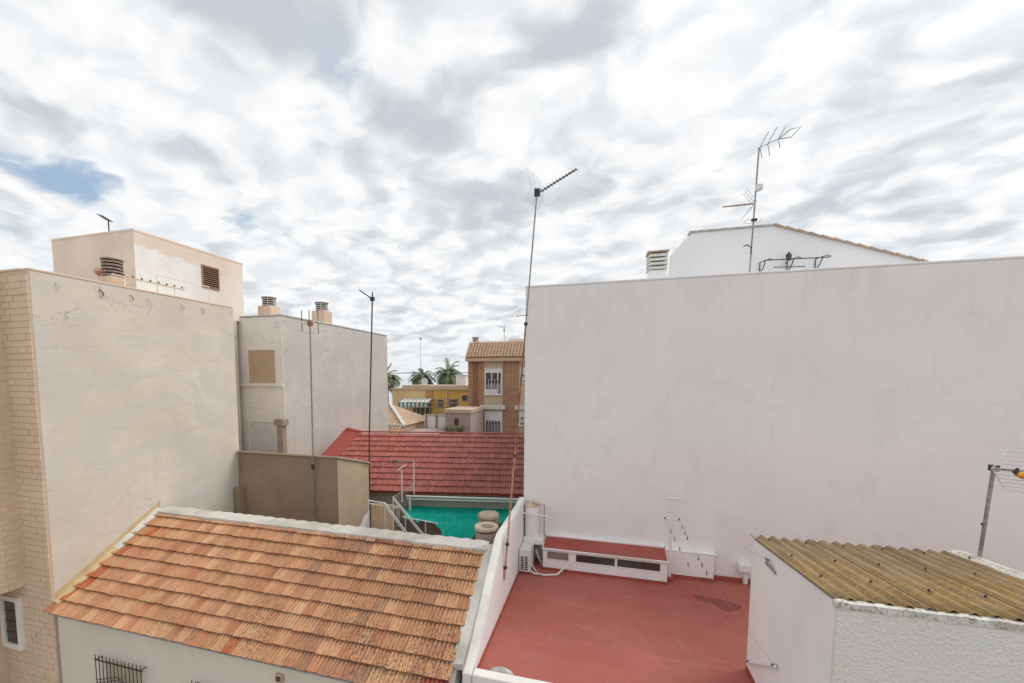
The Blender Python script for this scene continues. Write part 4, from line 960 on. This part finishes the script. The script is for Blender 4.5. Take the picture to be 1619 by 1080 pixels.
# ------------------------------------------------------------------ white hut with corrugated roof
def hut():
    t = thing('roof_hut', 'white hut with rough stucco front and lichen-covered corrugated roof on the terrace', 'hut', (4, 7, 0))
    MB().prism([(5.66, -0.2), (8.40, -0.2), (8.40, 2.395), (5.66, 2.665)], 'x', 2.60, 5.60).build('wall', 'white_paint', t, 0.012)
    MB().box(2.602, 7.5, 5.60, 5.658, -0.5, 2.63).build('front_stucco', 'stucco', t, 0.01)
    # uneven mortar coping along the front
    wavy_box(2.585, 7.4, 5.59, 5.675, 2.62, 2.70, 90, 0.012, seed=2).build('front_coping', 'speckled', t, smooth=True)
    MB().box(2.585, 2.599, 5.8, 8.38, 0.0, 0.09).build('upstand', 'red_paint', t)
    # corrugated sheets
    per = 0.177; x = 2.56; k = 0
    def sheet(x0, nper, lift):
        m = MB(); n = nper * 10; ny = 6
        for j in range(ny + 1):
            y = 5.66 + (8.46 - 5.66) * j / ny; zb = 2.675 - (y - 5.66) * (0.27 / 2.74) + lift
            for i in range(n + 1):
                xx = x0 + i * per / 10; m.v.append((xx, y, zb + 0.031 * math.cos(2 * math.pi * i / 10)))
        for j in range(ny):
            for i in range(n): a = j * (n + 1) + i; m.f.append((a, a + 1, a + n + 2, a + n + 1))
        o = m.build('roof_sheet', 'uralita', t, smooth=False)
        for p in o.data.polygons: p.use_smooth = True
        s_ = o.modifiers.new('thick', 'SOLIDIFY'); s_.thickness = 0.009; s_.offset = -1
    x0 = 2.57
    for k, nper in enumerate((6, 6, 6)):
        sheet(x0, nper, 0.006 * k + 0.03); x0 += (nper - 1 + 0.25) * per * 0.98
    # fixing bolts
    rng = random.Random(2); bm_ = MB().lathe((0, 0, 0), [(0.016, 0), (0.014, 0.012), (0.006, 0.03)], 8).mesh('bolt'); bm_.materials.append(M['iron'])
    for y in (6.3, 7.2, 8.1):
        for i in range(6):
            xx = 2.57 + per * (1 + 3 * i) * 0.985
            if xx < 5.4:
                o = bpy.data.objects.new('bolt', bm_); COL.objects.link(o); attach(o, t); o.location = (xx, y + rng.uniform(-0.05, 0.05), 2.66 - (y - 5.66) * 0.0985 + 0.075)
    # mortar fillet along the right verge
    m = MB(); n = 26
    for i in range(n + 1):
        y = 5.75 + 2.8 * i / n; zb = 2.70 - (y - 5.66) * 0.0985; w1 = noise.noise(Vector((y * 3, 1, 0))) * 0.05; w2 = noise.noise(Vector((y * 4, 6, 0))) * 0.03
        m.v += [(5.36 + w1, y, zb + 0.02), (5.42 + w1, y, zb + 0.045 + w2), (5.58, y, zb + 0.04 + w2), (5.61, y, zb - 0.2)]
        if i:
            b = 4 * i
            for j in range(3): m.f.append((b - 4 + j, b - 3 + j, b + 1 + j, b + j))
    m.build('verge_mortar', 'speckled', t, smooth=True)
    # line bracket and hook on the side
    b = thing('line_bracket', 'white clothes-line bar fixed low on the side of the white hut', 'bracket', (2.55, 7.6, 0.5))
    MB().tube([(2.56, 8.2, 0.25), (2.56, 7.05, 0.95)], 0.022, 8).build('bar', 'white_metal', b)
    for p in ((2.56, 8.15, 0.28), (2.56, 7.1, 0.92)): MB().tube([(2.60, p[1], p[2]), (2.53, p[1], p[2] + 0.02)], 0.02, 6).build('lug', 'iron', b)
    m = MB(); m.tube([(2.60, 7.62, 2.33), (2.54, 7.60, 2.37), (2.53, 7.50, 2.36), (2.55, 7.42, 2.32), (2.54, 7.5, 2.29), (2.55, 7.6, 2.31)], 0.015, 6); m.tube([(2.55, 7.45, 2.31), (2.58, 7.30, 2.26)], 0.02, 6)
    tag(m.build('line_hook', 'metal_grey', smooth=True), 'twisted wire hook high on the side of the white hut', 'hook')
hut()

# ------------------------------------------------------------------ aerials
def yagi(parent, base, d, length, n, el, r=0.008, boom=0.012, mat='dark_metal', updir=(0, 0, 1), taper=0.6):
    d = Vector(d).normalized(); side = d.cross(Vector(updir)).normalized(); base = Vector(base)
    MB().bar(base, base + d * length, boom * 2).build('boom', mat, parent)
    m = MB()
    for k in range(n):
        p = base + d * length * (0.12 + 0.88 * k / (n - 1)); h = el * (1 - (1 - taper) * k / (n - 1)) / 2
        m.tube([p - side * h, p + side * h], r, 5)
    m.build('directors', mat, parent)
def aerials():
    G = 'television aerials on the roofs'
    t = thing('tv_antenna', 'small dark yagi aerial on the peach stair tower', 'antenna', (-15.3, 10.35, 9.8), G)
    MB().tube([(-15.3, 10.35, 9.6), (-15.3, 10.35, 10.28)], 0.02, 6).build('mast', 'dark_metal', t); yagi(t, (-15.22, 10.36, 10.20), (-0.46, 0.05, 0.24), 0.6, 8, 0.22, 0.012, 0.014, taper=0.8)
    t = thing('tv_antenna', 'grey mast with H-shaped dipole aerial rising from the cement hut', 'antenna', (-8.9, 11.74, 0.6), G)
    MB().tube([(-8.90, 11.72, 0.4), (-8.92, 11.74, 1.4), (-8.90, 11.72, 1.9), (-8.84, 11.7, 6.95)], 0.024, 8).build('mast', 'metal_grey', t, smooth=True)
    MB().tube([(-9.13, 11.70, 6.93), (-8.53, 11.62, 6.95)], 0.014, 6).build('boom', 'metal_light', t)
    for x, z0, z1 in ((-9.13, 6.98, 7.32), (-9.13, 6.65, 6.93), (-8.53, 6.98, 7.32), (-8.53, 6.57, 6.93), (-8.85, 7.0, 7.32)): MB().tube([(x, 11.68, z0), (x, 11.68, z1)], 0.013, 6).build('dipole', 'rust' if x > -8.7 else 'dark_metal', t)
    MB().tube([(-9.13, 11.70, 6.62), (-8.53, 11.68, 6.60)], 0.008, 6).build('lower_rod', 'metal_light', t)
    MB().box(-8.90, -8.76, 11.64, 11.74, 6.83, 7.0).build('junction_box', 'rust', t); MB().box(-8.93, -8.87, 11.66, 11.74, 2.25, 2.42).build('clamp', 'dark_metal', t)
    t = thing('tv_antenna', 'slim dark mast with a short black aerial behind the cement hut', 'antenna', (-8.1, 13.9, 0), G)
    MB().tube([(-8.2, 13.98, 0.0), (-8.15, 13.98, 3.0), (-7.92, 14.0, 8.25)], 0.026, 8).build('mast', 'dark_metal', t, smooth=True); yagi(t, (-7.93, 13.96, 8.02), (-0.42, -0.1, 0.30), 0.52, 8, 0.16, 0.014, 0.02, taper=0.8)
    MB().box(-7.99, -7.86, 13.93, 14.05, 7.95, 8.08).build('clamp', 'dark_metal', t)
    # tall rusty mast on the parapet
    t = thing('tv_antenna', 'tall leaning rusty red mast with toothed yagi aerial on the terrace parapet', 'antenna', (-2.0, 9.2, 0.7), G)
    a, b = Vector((-2.0, 9.17, 0.66)), Vector((-1.36, 9.2, 9.02))
    MB().tube([a, a.lerp(b, 0.35)], 0.022, 8).build('lower_mast', 'rust_pale', t, smooth=True); MB().tube([a.lerp(b, 0.34), a.lerp(b, 0.68)], 0.019, 8).build('middle_mast', 'rust', t, smooth=True); MB().tube([a.lerp(b, 0.68), b], 0.016, 8).build('upper_mast', 'metal_grey', t, smooth=True)
    for f in (0.035, 0.10, 0.34, 0.68): q = a.lerp(b, f); MB().box(q.x - 0.035, q.x + 0.035, q.y - 0.03, q.y + 0.04, q.z - 0.03, q.z + 0.03).build('clamp', 'dark_metal', t)
    d = Vector((0.80, -0.25, 0.27)).normalized()
    yagi(t, b + Vector((0.02, 0, -0.02)), d, 0.86, 12, 0.14, 0.009, 0.010, 'dark_metal', (0, 0, 1), 0.7)
    m = MB()                                             # fine V-shaped wire reflector behind the boom
    for s_ in (1, -1):
        e = Vector((-0.10, 0.1, 0.42 * s_ if s_ > 0 else -0.20)); w = d.cross(Vector((0, 0, 1))).normalized()
        for k in range(6):
            p = b + e * (k / 5); m.tube([p - w * 0.30, p + w * 0.30], 0.004, 4)
        for q in (-0.3, 0, 0.3): m.tube([b + w * q, b + e + w * q], 0.004, 4)
    m.build('reflector', 'metal_light', t)
    MB().box(b.x - 0.05, b.x + 0.06, b.y - 0.05, b.y + 0.05, b.z - 0.07, b.z + 0.06).build('junction_box', 'dark_metal', t)
    q = a.lerp(b, 0.70); MB().tube([q + Vector((-0.22, 0, 0.0)), q + Vector((0.05, 0, 0.02))], 0.010, 6).build('side_arm', 'metal_grey', t)
    # white building's aerial
    t = thing('tv_antenna', 'grey mast with three aerials standing on the white building', 'antenna', (3.55, 12.6, 7.7), G)
    a, b = Vector((3.52, 12.6, 7.62)), Vector((3.60, 12.6, 10.85)); MB().tube([a, a.lerp(b, 0.5), b], 0.019, 8).build('mast', 'metal_grey', t, smooth=True)
    d = Vector((0.8, -0.2, 0.22)).normalized(); s_ = Vector((-0.25, -0.1, 1)).normalized()
    MB().tube([b, b + d * 0.42], 0.012, 6).build('boom', 'metal_light', t)
    for k, (f, h) in enumerate(((0.02, 0.34), (0.18, 0.36), (0.40, 0.28))):
        p = b + d * f; tl = Vector((0.28, -0.35, 0.62)).normalized() * h; tl2 = Vector((0.22, 0.35, -0.42)).normalized() * h * 0.8
        MB().tube([p, p + tl], 0.008, 6).build('dipole', 'metal_grey', t); MB().tube([p, p + tl2], 0.008, 6).build('dipole', 'metal_grey', t)
    p = b + d * 0.4; MB().tube([p, p + Vector((0.22, -0.05, 0.16)), p + Vector((0.42, -0.1, 0.17)), p + Vector((0.26, 0, 0.0)), p], 0.010, 6).build('loop', 'metal_grey', t)
    MB().lathe((3.63, 12.55, 9.80), [(0.05, 0), (0.09, 0.04), (0.09, 0.14), (0.04, 0.18)], 12).build('amplifier', 'white_metal', t, smooth=True)
    yagi(t, (3.55, 12.58, 9.52), (-1, -0.15, -0.06), 0.72, 12, 0.13, 0.009, 0.010, 'rust')
    m = MB()
    for sg in (1, -1):
        for k in range(4): p = Vector((3.53 - 0.06 * k, 12.55, 9.52 + sg * (0.06 + 0.07 * k))); m.tube([p + Vector((0, -0.16, 0)), p + Vector((0, 0.16, 0))], 0.006, 5)
        for y in (12.40, 12.55, 12.70): m.tube([(3.55, y, 9.53), (3.31, y, 9.52 + sg * 0.32)], 0.006, 5)
    m.build('reflector', 'metal_light', t)
    m = MB(); ring = [(3.53 + 0.19 * math.cos(k / 16 * 2 * math.pi), 12.56 + 0.19 * math.sin(k / 16 * 2 * math.pi), 9.10) for k in range(17)]; m.tube(ring, 0.008, 5); m.build('ring_dipole', 'metal_light', t)
    MB().box(3.50, 3.62, 12.52, 12.6, 9.09, 9.14).build('clamp', 'dark_metal', t); MB().tube([(3.36, 12.58, 8.50), (3.44, 12.58, 8.53), (3.53, 12.58, 8.46), (3.53, 12.57, 8.30)], 0.015, 6).build('cable_loop', 'dark_metal', t, smooth=True)
    # aerial behind the corrugated hut
    t = thing('tv_antenna', 'thick grey mast with wire grid reflector and orange dipole behind the corrugated roof', 'antenna', (5.72, 8.3, 0), G)
    MB().tube([(5.66, 8.55, 0.0), (5.67, 8.3, 3.83)], 0.025, 10).build('mast', 'metal_grey', t, smooth=True); MB().lathe((5.668, 8.37, 2.95), [(0.034, 0), (0.034, 0.03)], 10).build('clamp', 'dark_metal', t)
    c = Vector((5.62, 8.25, 3.85)); d = Vector((0.98, -0.05, -0.03)).normalized()
    for sg, lab in ((1, 'upper'), (-1, 'lower')):
        m = MB(); e = Vector((0.20, 0.05, 0.30 * sg)); w = Vector((0.62, -0.35, 0.0))
        for k in range(6): p = c + e * (k / 5) + Vector((0, 0, 0.02 * sg)); m.tube([p, p + w], 0.0045, 5)
        m.build('reflector_grid', 'metal_light', t)
        for q in (0.0, 0.5, 1.0): MB().bar(c + w * q, c + e + w * q, 0.016).build('reflector_rib', 'white_metal' if q == 0 else 'metal_grey', t)
    MB().bar(c, c + d * 1.1, 0.025).build('boom', 'metal_grey', t); MB().prism([(5.76, 3.84), (5.82, 3.90), (5.82, 3.77)], 'y', 8.1, 8.14).build('bracket_plate', 'dark_metal', t)
    m = MB().lathe((0, 0, 0), [(0.03, 0), (0.07, 0.05), (0.075, 0.2), (0.06, 0.32), (0.03, 0.36)], 10)
    o = MB(); o.add([(5.80 + z, 8.10 + y, 3.80 + x * 0.8) for x, y, z in m.v], m.f); o.build('dipole_housing', 'orange', t, smooth=True)
    MB().box(5.63, 5.71, 8.25, 8.34, 3.81, 3.90).build('mast_clamp', 'dark_metal', t)
aerials()

# ------------------------------------------------------------------ beyond the red roof
def brick_building():
    t = thing('brick_building', 'brown brick apartment house with tiled roof slope and white barred windows', 'building', (-6, 33, GZ))
    MB().box(-9.31, 2, 30.0, 40, GZ, 6.37).build('wall', 'farbrick', t)
    for (a, b) in ((-8.08, -6.70), (-5.55, -4.2)): MB().box(a, b, 29.93, 29.999, GZ, 6.36).build('window_panel', 'beige_house', t)
    MB().box(-9.4, 2.1, 29.55, 30.2, 6.371, 6.62).build('cornice', 'beige_house', t, 0.03)
    rf = MB().prism([(29.5, 6.63), (30.6, 7.75), (40, 7.75), (40, 6.63)], 'x', -9.35, 2.1).build('roof', 'terra', t)
    m = MB(); pit = 0.23; x = -9.30; sl = (7.75 - 6.63) / 1.1
    while x < -3.5:                                                      # barrel tiles in rows
        for r_ in range(7):
            y0, y1 = 29.46 + r_ * 0.163, 29.46 + r_ * 0.163 + 0.18; z0, z1 = 6.70 + (y0 - 29.5) * sl, 6.665 + (y1 - 29.5) * sl
            for k in range(4):
                a0, a1 = math.pi * k / 4, math.pi * (k + 1) / 4; h = pit * 0.42
                m.add([(x + h * math.cos(a0), y0, z0 + h * 0.8 * math.sin(a0)), (x + h * math.cos(a1), y0, z0 + h * 0.8 * math.sin(a1)), (x + h * math.cos(a1), y1, z1 + h * 0.8 * math.sin(a1)), (x + h * math.cos(a0), y1, z1 + h * 0.8 * math.sin(a0))], [(0, 1, 2, 3)])
        x += pit
    m.build('barrel_tiles', 'far_tile', rf, kind='stuff')
    for (x0, x1, z0, z1, op) in ((-8.02, -6.76, 4.05, 5.86, True), (-8.02, -6.76, 1.30, 2.80, False), (-5.45, -4.3, 4.9, 5.86, False), (-5.5, -4.3, 1.9, 2.9, False)):
        f = MB(); fw = 0.07
        f.box(x0, x0 + fw, 29.88, 29.929, z0, z1); f.box(x1 - fw, x1, 29.88, 29.929, z0, z1); f.box(x0 + fw, x1 - fw, 29.881, 29.929, z1 - fw, z1); f.box(x0 - 0.06, x1 + 0.06, 29.80, 29.929, z0 - 0.08, z0)
        w = f.build('window', 'white_metal', t)
        zs = z1 - (0.30 if op else 0.85)
        MB().box(x0 + fw, x1 - fw, 29.895, 29.928, zs, z1 - fw).build('shutter', 'shutter_white', w)
        MB().box(x0 + fw, x1 - fw, 29.915, 29.928, z0, zs).build('pane', 'glass', w)
        if op:
            for xx in (x0 + 0.50, x0 + 0.95): MB().box(xx - 0.035, xx + 0.035, 29.89, 29.914, z0, zs).build('mullion', 'white_metal', w)
            MB().box(x0 + fw, x0 + 0.95, 29.87, 29.889, z0, z0 + 0.34).build('low_panel', 'white_metal', w)
        for k in range(11): xx = x0 + 0.08 + (x1 - x0 - 0.16) * k / 10; MB().box(xx - 0.014, xx + 0.014, 29.80, 29.83, z0, z0 + (z1 - z0) * 0.58).build('grille_bar', 'white_metal', w)
        for k in range(5): xx = x0 + 0.2 + (x1 - x0 - 0.4) * k / 4; MB().box(xx - 0.06, xx + 0.06, 29.80, 29.815, z0 + (z1 - z0) * 0.42, z0 + (z1 - z0) * 0.55).build('grille_scroll', 'dark_metal', w)
    for (a, b) in ((-8.35, -6.5), (-5.8, -4.0)): MB().box(a, b, 29.72, 29.928, 2.95, 3.25).build('sill_band', 'mortar_pale', t, 0.03)
    MB().box(-8.92, -8.62, 29.90, 29.999, 1.0, 6.36).build('recess_strip', 'rust', t)
    MB().tube([(-8.95, 29.85, 1.0), (-8.95, 29.85, 2.7), (-9.2, 29.85, 2.75), (-9.9, 29.85, 2.65)], 0.05, 8).build('pipe', 'dark_metal', t)
    c = thing('chimney', 'small grey square chimney at the brick building roof edge', 'chimney', (-8.9, 33, 7.75)); MB().box(-10.1, -9.72, 33.8, 34.2, 7.75, 8.42).build('stack', 'concrete', c); MB().box(-10.15, -9.67, 33.75, 34.25, 8.421, 8.5).build('cap', 'concrete', c)
    tk = thing('water_tank', 'round white water tank on the brick building roof', 'water tank', (-6.2, 33, 7.75)); MB().lathe((-6.3, 33.5, 7.75), [(0.75, 0), (0.75, 0.45), (0.6, 0.62), (0.1, 0.68)], 24).build('body', 'white_metal', tk, smooth=True); MB().lathe((-6.3, 33.5, 8.431), [(0.16, 0), (0.16, 0.05)], 16).build('lid', 'white_metal', tk)
    t = thing('tv_antenna', 'far little aerial mast on the brick building roof', 'antenna', (-7.2, 33, 7.75), 'television aerials on the roofs')
    MB().tube([(-7.3, 33, 7.75), (-7.3, 33, 9.3)], 0.02, 6).build('mast', 'metal_grey', t); yagi(t, (-7.3, 33, 9.15), (-1, -0.2, 0), 0.45, 6, 0.3, 0.012, 0.012, 'metal_grey'); MB().box(-7.36, -7.24, 32.9, 33, 8.8, 8.95).build('junction_box', 'metal_grey', t)
def m_fartile():
    q = NB('far_clay_tile', 0.9, 0.2); q.color(q.mix(q.rng(q.noise(6, detail=5), 0.35, 0.65), (0.40, 0.27, 0.185), (0.56, 0.41, 0.29))); return q.m
M['far_tile'] = m_fartile()
brick_building()

def yellow_house():
    t = thing('yellow_house', 'ochre yellow house with a green striped awning before the palms', 'house', (-16, 42, GZ))
    MB().box(-20.5, -11, 40.0, 46, GZ, 4.02).build('wall', 'yellow_house', t)
    MB().box(-20.55, -16.95, 39.96, 39.999, GZ, 4.0).build('pale_bay', 'yellow_pale', t)
    MB().box(-20.7, -10.9, 39.85, 46.1, 4.021, 4.16).build('cornice', 'beige_house', t); MB().box(-19.5, -10.9, 40.1, 45, 4.161, 4.45).build('parapet', 'beige_house', t)
    for (x0, x1, z0, z1) in ((-15.55, -15.0, 2.35, 3.05), (-14.35, -13.5, 1.6, 3.1), (-13.0, -12.5, 3.0, 3.5)):
        w = MB().box(x0 - 0.06, x1 + 0.06, 39.94, 39.999, z0 - 0.06, z1 + 0.06).build('window', 'beige_house', t); MB().box(x0, x1, 39.92, 39.939, z0, z1).build('pane', 'glass', w)
    d = MB().box(-17.0, -16.15, 39.90, 39.999, 3.3, 4.0).build('balcony_recess', 'terra', t)
    MB().box(-18.2, -16.3, 39.94, 39.959, 0.6, 2.6).build('dark_doorway', 'frame_dark', t)
    for k in (-16.9, -14.6): MB().box(k - 0.06, k + 0.06, 39.88, 39.955, GZ, 4.01).build('pilaster', 'yellow_pale', t)
    a = thing('awning', 'green and white striped awning on the yellow house', 'awning', (-17.6, 39, 2.9))
    n = 15; x0, x1 = -19.2, -16.0; w = (x1 - x0) / n
    for k in range(n):
        xa = x0 + k * w; mt = 'awning_green' if k % 2 == 0 else 'awning_white'
        MB().add([(xa, 39.94, 3.18), (xa + w, 39.94, 3.18), (xa + w, 38.6, 2.83), (xa, 38.6, 2.83), (xa, 39.94, 3.15), (xa + w, 39.94, 3.15), (xa + w, 38.6, 2.80), (xa, 38.6, 2.80)], [(0, 3, 2, 1), (4, 5, 6, 7), (0, 1, 5, 4), (1, 2, 6, 5), (2, 3, 7, 6), (3, 0, 4, 7)]).build('stripe', 'awning_white' if k % 2 else 'lintel', a)
        MB().prism([(xa, 2.80), (xa + w, 2.80), (xa + w, 2.36), (xa + w / 2, 2.26), (xa, 2.36)], 'y', 38.58, 38.6).build('valance', mt, a)
    r_ = thing('roof_stack', 'white block chimney on the yellow house roof by the palm', 'chimney', (-13.4, 41, 4.4)); MB().box(-14.0, -12.95, 41, 41.8, 4.45, 5.45).build('stack', 'white_paint', r_, 0.02); MB().box(-14.1, -12.85, 40.9, 41.9, 5.451, 5.53).build('cap', 'white_paint', r_)
    dsh = thing('satellite_dish', 'small white satellite dish on the yellow house parapet', 'satellite dish', (-17, 40.2, 4.45)); m = MB().lathe((0, 0, 0), [(0.02, 0), (0.22, 0.03), (0.36, 0.10), (0.37, 0.11), (0.2, 0.06)], 18); o = MB(); o.add([(-17 + x, 40.15 - z, 4.85 + y) for x, y, z in m.v], m.f); o.build('dish', 'white_metal', dsh, smooth=True); MB().tube([(-17, 40.15, 4.45), (-17, 40.15, 4.85)], 0.03, 6).build('post', 'metal_grey', dsh)
yellow_house()

def mid_roofs():
    t = thing('small_tiled_house', 'small house with orange tiled hip roof and white mortar hips beyond the red roof', 'house', (-14, 27, GZ))
    MB().box(-16.5, -12.1, 25.0, 29.5, GZ, 2.16).build('wall', 'beige_house', t)
    rf = MB().add([(-16.6, 24.8, 2.17), (-11.95, 24.8, 2.17), (-11.95, 29.6, 2.17), (-16.6, 29.6, 2.17), (-14.2, 27.2, 3.40)], [(0, 1, 4), (1, 2, 4), (2, 3, 4), (3, 0, 4), (3, 2, 1, 0)]).build('roof', 'far_tile', t)
    MB().bar((-11.95, 24.8, 2.22), (-14.2, 27.2, 3.45), 0.2, 0.1).build('hip_mortar', 'mortar_pale', rf); MB().bar((-16.6, 24.75, 2.2), (-11.9, 24.75, 2.2), 0.2, 0.12).build('eave_mortar', 'mortar_pale', rf)
    lo = MB().add([(-16.6, 24.70, 2.12), (-12.0, 24.70, 2.12), (-12.0, 23.7, 1.55), (-16.6, 23.7, 1.55), (-16.6, 24.99, 1.5), (-12.0, 24.99, 1.5)], [(0, 1, 2, 3), (0, 4, 5, 1), (3, 2, 5, 4), (1, 5, 2), (0, 3, 4)]).build('lower_roof', 'far_tile', t)
    m = MB()
    for r_ in range(5):                                                   # barrel tiles in short courses
        for k in range(20):
            x = -16.4 + k * 0.225; y0 = 23.66 + r_ * 0.21; z0 = 1.60 + r_ * 0.12
            for q in range(4):
                a0, a1 = math.pi * q / 4, math.pi * (q + 1) / 4
                m.add([(x + 0.1 * math.cos(a0), y0, z0 + 0.08 * math.sin(a0)), (x + 0.1 * math.cos(a1), y0, z0 + 0.08 * math.sin(a1)), (x + 0.1 * math.cos(a1), y0 + 0.25, z0 + 0.10 + 0.08 * math.sin(a1)), (x + 0.1 * math.cos(a0), y0 + 0.25, z0 + 0.10 + 0.08 * math.sin(a0))], [(0, 1, 2, 3)])
    m.build('barrel_tiles', 'far_tile', lo, kind='stuff')
    t = thing('yard_building', 'grey lean-to block with a small slit window beside the brick house', 'building', (-9, 27, GZ))
    MB().box(-9.62, -7.9, 26.0, 29.0, GZ, 2.95).build('wall', 'pinkgrey', t); MB().box(-9.70, -7.85, 25.92, 29.05, 2.951, 3.2).build('parapet', 'beige_house', t, 0.02)
    w = MB().box(-8.98, -8.72, 25.95, 25.999, 2.2, 2.62).build('window', 'frame_dark', t); MB().box(-8.95, -8.75, 25.935, 25.949, 2.23, 2.59).build('pane', 'glass', w)
    t = thing('terrace_wall', 'whitewashed terrace wall with grey panels in front of the yellow house', 'wall', (-10.8, 27.5, GZ))
    MB().box(-11.65, -9.63, 27.4, 27.6, GZ, 2.6).build('wall', 'white_paint', t); MB().box(-11.7, -9.63, 27.35, 27.65, 2.601, 2.68).build('coping', 'mortar', t)
    for x in (-11.5, -10.75, -10.0): MB().box(x - 0.05, x + 0.05, 27.3, 27.349, 1.5, 2.75).build('pier', 'cement', t)
    MB().box(-12.0, -9.6, 24.2, 27.3, GZ, 1.75).build('terrace_slab', 'pinkgrey', t)
    t = thing('terrace_fence', 'dark railings around the terrace under the striped awning', 'fence', (-13.5, 32, 1))
    for z in (2.9, 3.25): MB().tube([(-15.6, 33, z - 0.1), (-11.2, 33, z - 0.1)], 0.04, 6).build('rail', 'cement', t)
    for k in range(12): x = -15.6 + 4.4 * k / 11; MB().tube([(x, 33, 1.2), (x, 33, 3.2)], 0.03, 6).build('post', 'cement', t)
    MB().box(-15.8, -11.0, 32.7, 33.3, GZ, 2.05).build('plinth', 'mortar', t)
    for (x, y, z, lab) in ((-8.5, 25.5, 1.75, 'wiry dry shrub on the roof edge before the grey lean-to'), (-9.1, 25.4, 1.75, 'low dark straggling shrub beside the grey lean-to')):
        b = thing('shrub', lab, 'plant', (x, y, z)); rng = random.Random(int(-x * 100)); st = MB(); lf = MB()
        for k in range(26):
            p = Vector((x + rng.uniform(-0.25, 0.25), y + rng.uniform(-0.1, 0.1), z)); q = p + Vector((rng.uniform(-0.3, 0.3), rng.uniform(-0.15, 0.15), rng.uniform(0.2, 0.55))); st.tube([p, q], 0.012, 4)
            for j in range(6):
                c = p.lerp(q, rng.uniform(0.4, 1)); d = Vector((rng.uniform(-1, 1), rng.uniform(-1, 1), rng.uniform(-0.2, 1))) * 0.07; s_ = Vector((d.z, 0.01, -d.x)) * 0.35; lf.add([c, c + d * 0.5 + s_, c + d, c + d * 0.5 - s_], [(0, 1, 2, 3)])
        st.build('stem', 'palm_trunk', b); lf.build('foliage', 'palm_leaf', b)
mid_roofs()

def palm(loc, h, r, seed, lab):
    rng = random.Random(seed); t = thing('palm_tree', lab, 'palm tree', loc, 'palms by the shore')
    lean = Vector((rng.uniform(-0.3, 0.3), 0, 0)); m = MB()
    pts = [Vector((0, 0, 0)) + lean * (k / 8) ** 2 + Vector((0, 0, h * k / 8)) for k in range(9)]; m.tube(pts, 0.32, 12, 0.26); m.build('trunk', 'palm_trunk', t, smooth=True, local=True)
    top = pts[-1]; c = MB()
    for k in range(70):
        az = k * 2.39996 + rng.uniform(-0.2, 0.2); el = math.asin(1 - 1.45 * (k + 0.5) / 70) + rng.uniform(-0.1, 0.1); ln = r * rng.uniform(0.85, 1.1)
        d = Vector((math.cos(az) * math.cos(el), math.sin(az) * math.cos(el), math.sin(el))); p = top.copy(); prev = p.copy(); side = Vector((-math.sin(az), math.cos(az), 0)); droop = rng.uniform(0.13, 0.20)
        n = 15
        for i in range(n):
            prev = p.copy(); p = p + d * ln / n; d = (d + Vector((0, 0, -droop))).normalized(); upv = side.cross(d).normalized(); f = i / n
            c.tube([prev, p], 0.035 * (1 - f) + 0.008, 3, cap=False)
            ll = r * 0.24 * math.sin(math.pi * (0.12 + 0.83 * f)) + 0.05
            for sg in (1, -1):
                for q in (0.0, 0.5):
                    b = prev.lerp(p, q); tip = b + (side * sg * 0.8 + d * 0.75 + upv * rng.uniform(-0.05, 0.45)).normalized() * ll; wd = d * 0.09
                    c.add([b - wd, b + wd, tip], [(0, 1, 2)])
    c.build('crown', 'palm_leaf', t, local=True)
    b = MB().lathe((top.x, top.y, top.z - 0.7), [(0.28, 0), (0.5, 0.35), (0.42, 0.8), (0.1, 1.0)], 12); b.build('crown_base', 'palm_trunk', t, smooth=True, local=True)
palm((-39.6, 75, GZ), 8.6, 3.6, 1, 'dark green palm partly hidden by the pale grey blank wall')
palm((-33.0, 76, GZ), 8.5, 3.3, 2, 'middle palm behind the yellow house beside the thin lamp mast')
palm((-26.8, 75, GZ), 9.3, 3.6, 3, 'tallest palm behind the yellow house beside the white block chimney')
t = thing('light_mast', 'very tall thin grey lighting mast among the palms', 'lamp post', (-32.6, 75, GZ))
MB().tube([(-32.6, 75, GZ), (-32.55, 75, 12.4)], 0.10, 8, 0.05).build('pole', 'metal_light', t, smooth=True); MB().box(-32.75, -32.35, 74.9, 75.1, 12.4, 12.6).build('lamp_head', 'dark_metal', t)
tag(MB().tube(sag((-48, 78, 6.2), (-18, 78, 6.2), 0.05), 0.07, 6).build('horizon_line', 'dark_metal'), 'dark level line standing in for the sea horizon behind the palms', 'cable')  # added tube, drawn in place of the sea's horizon line
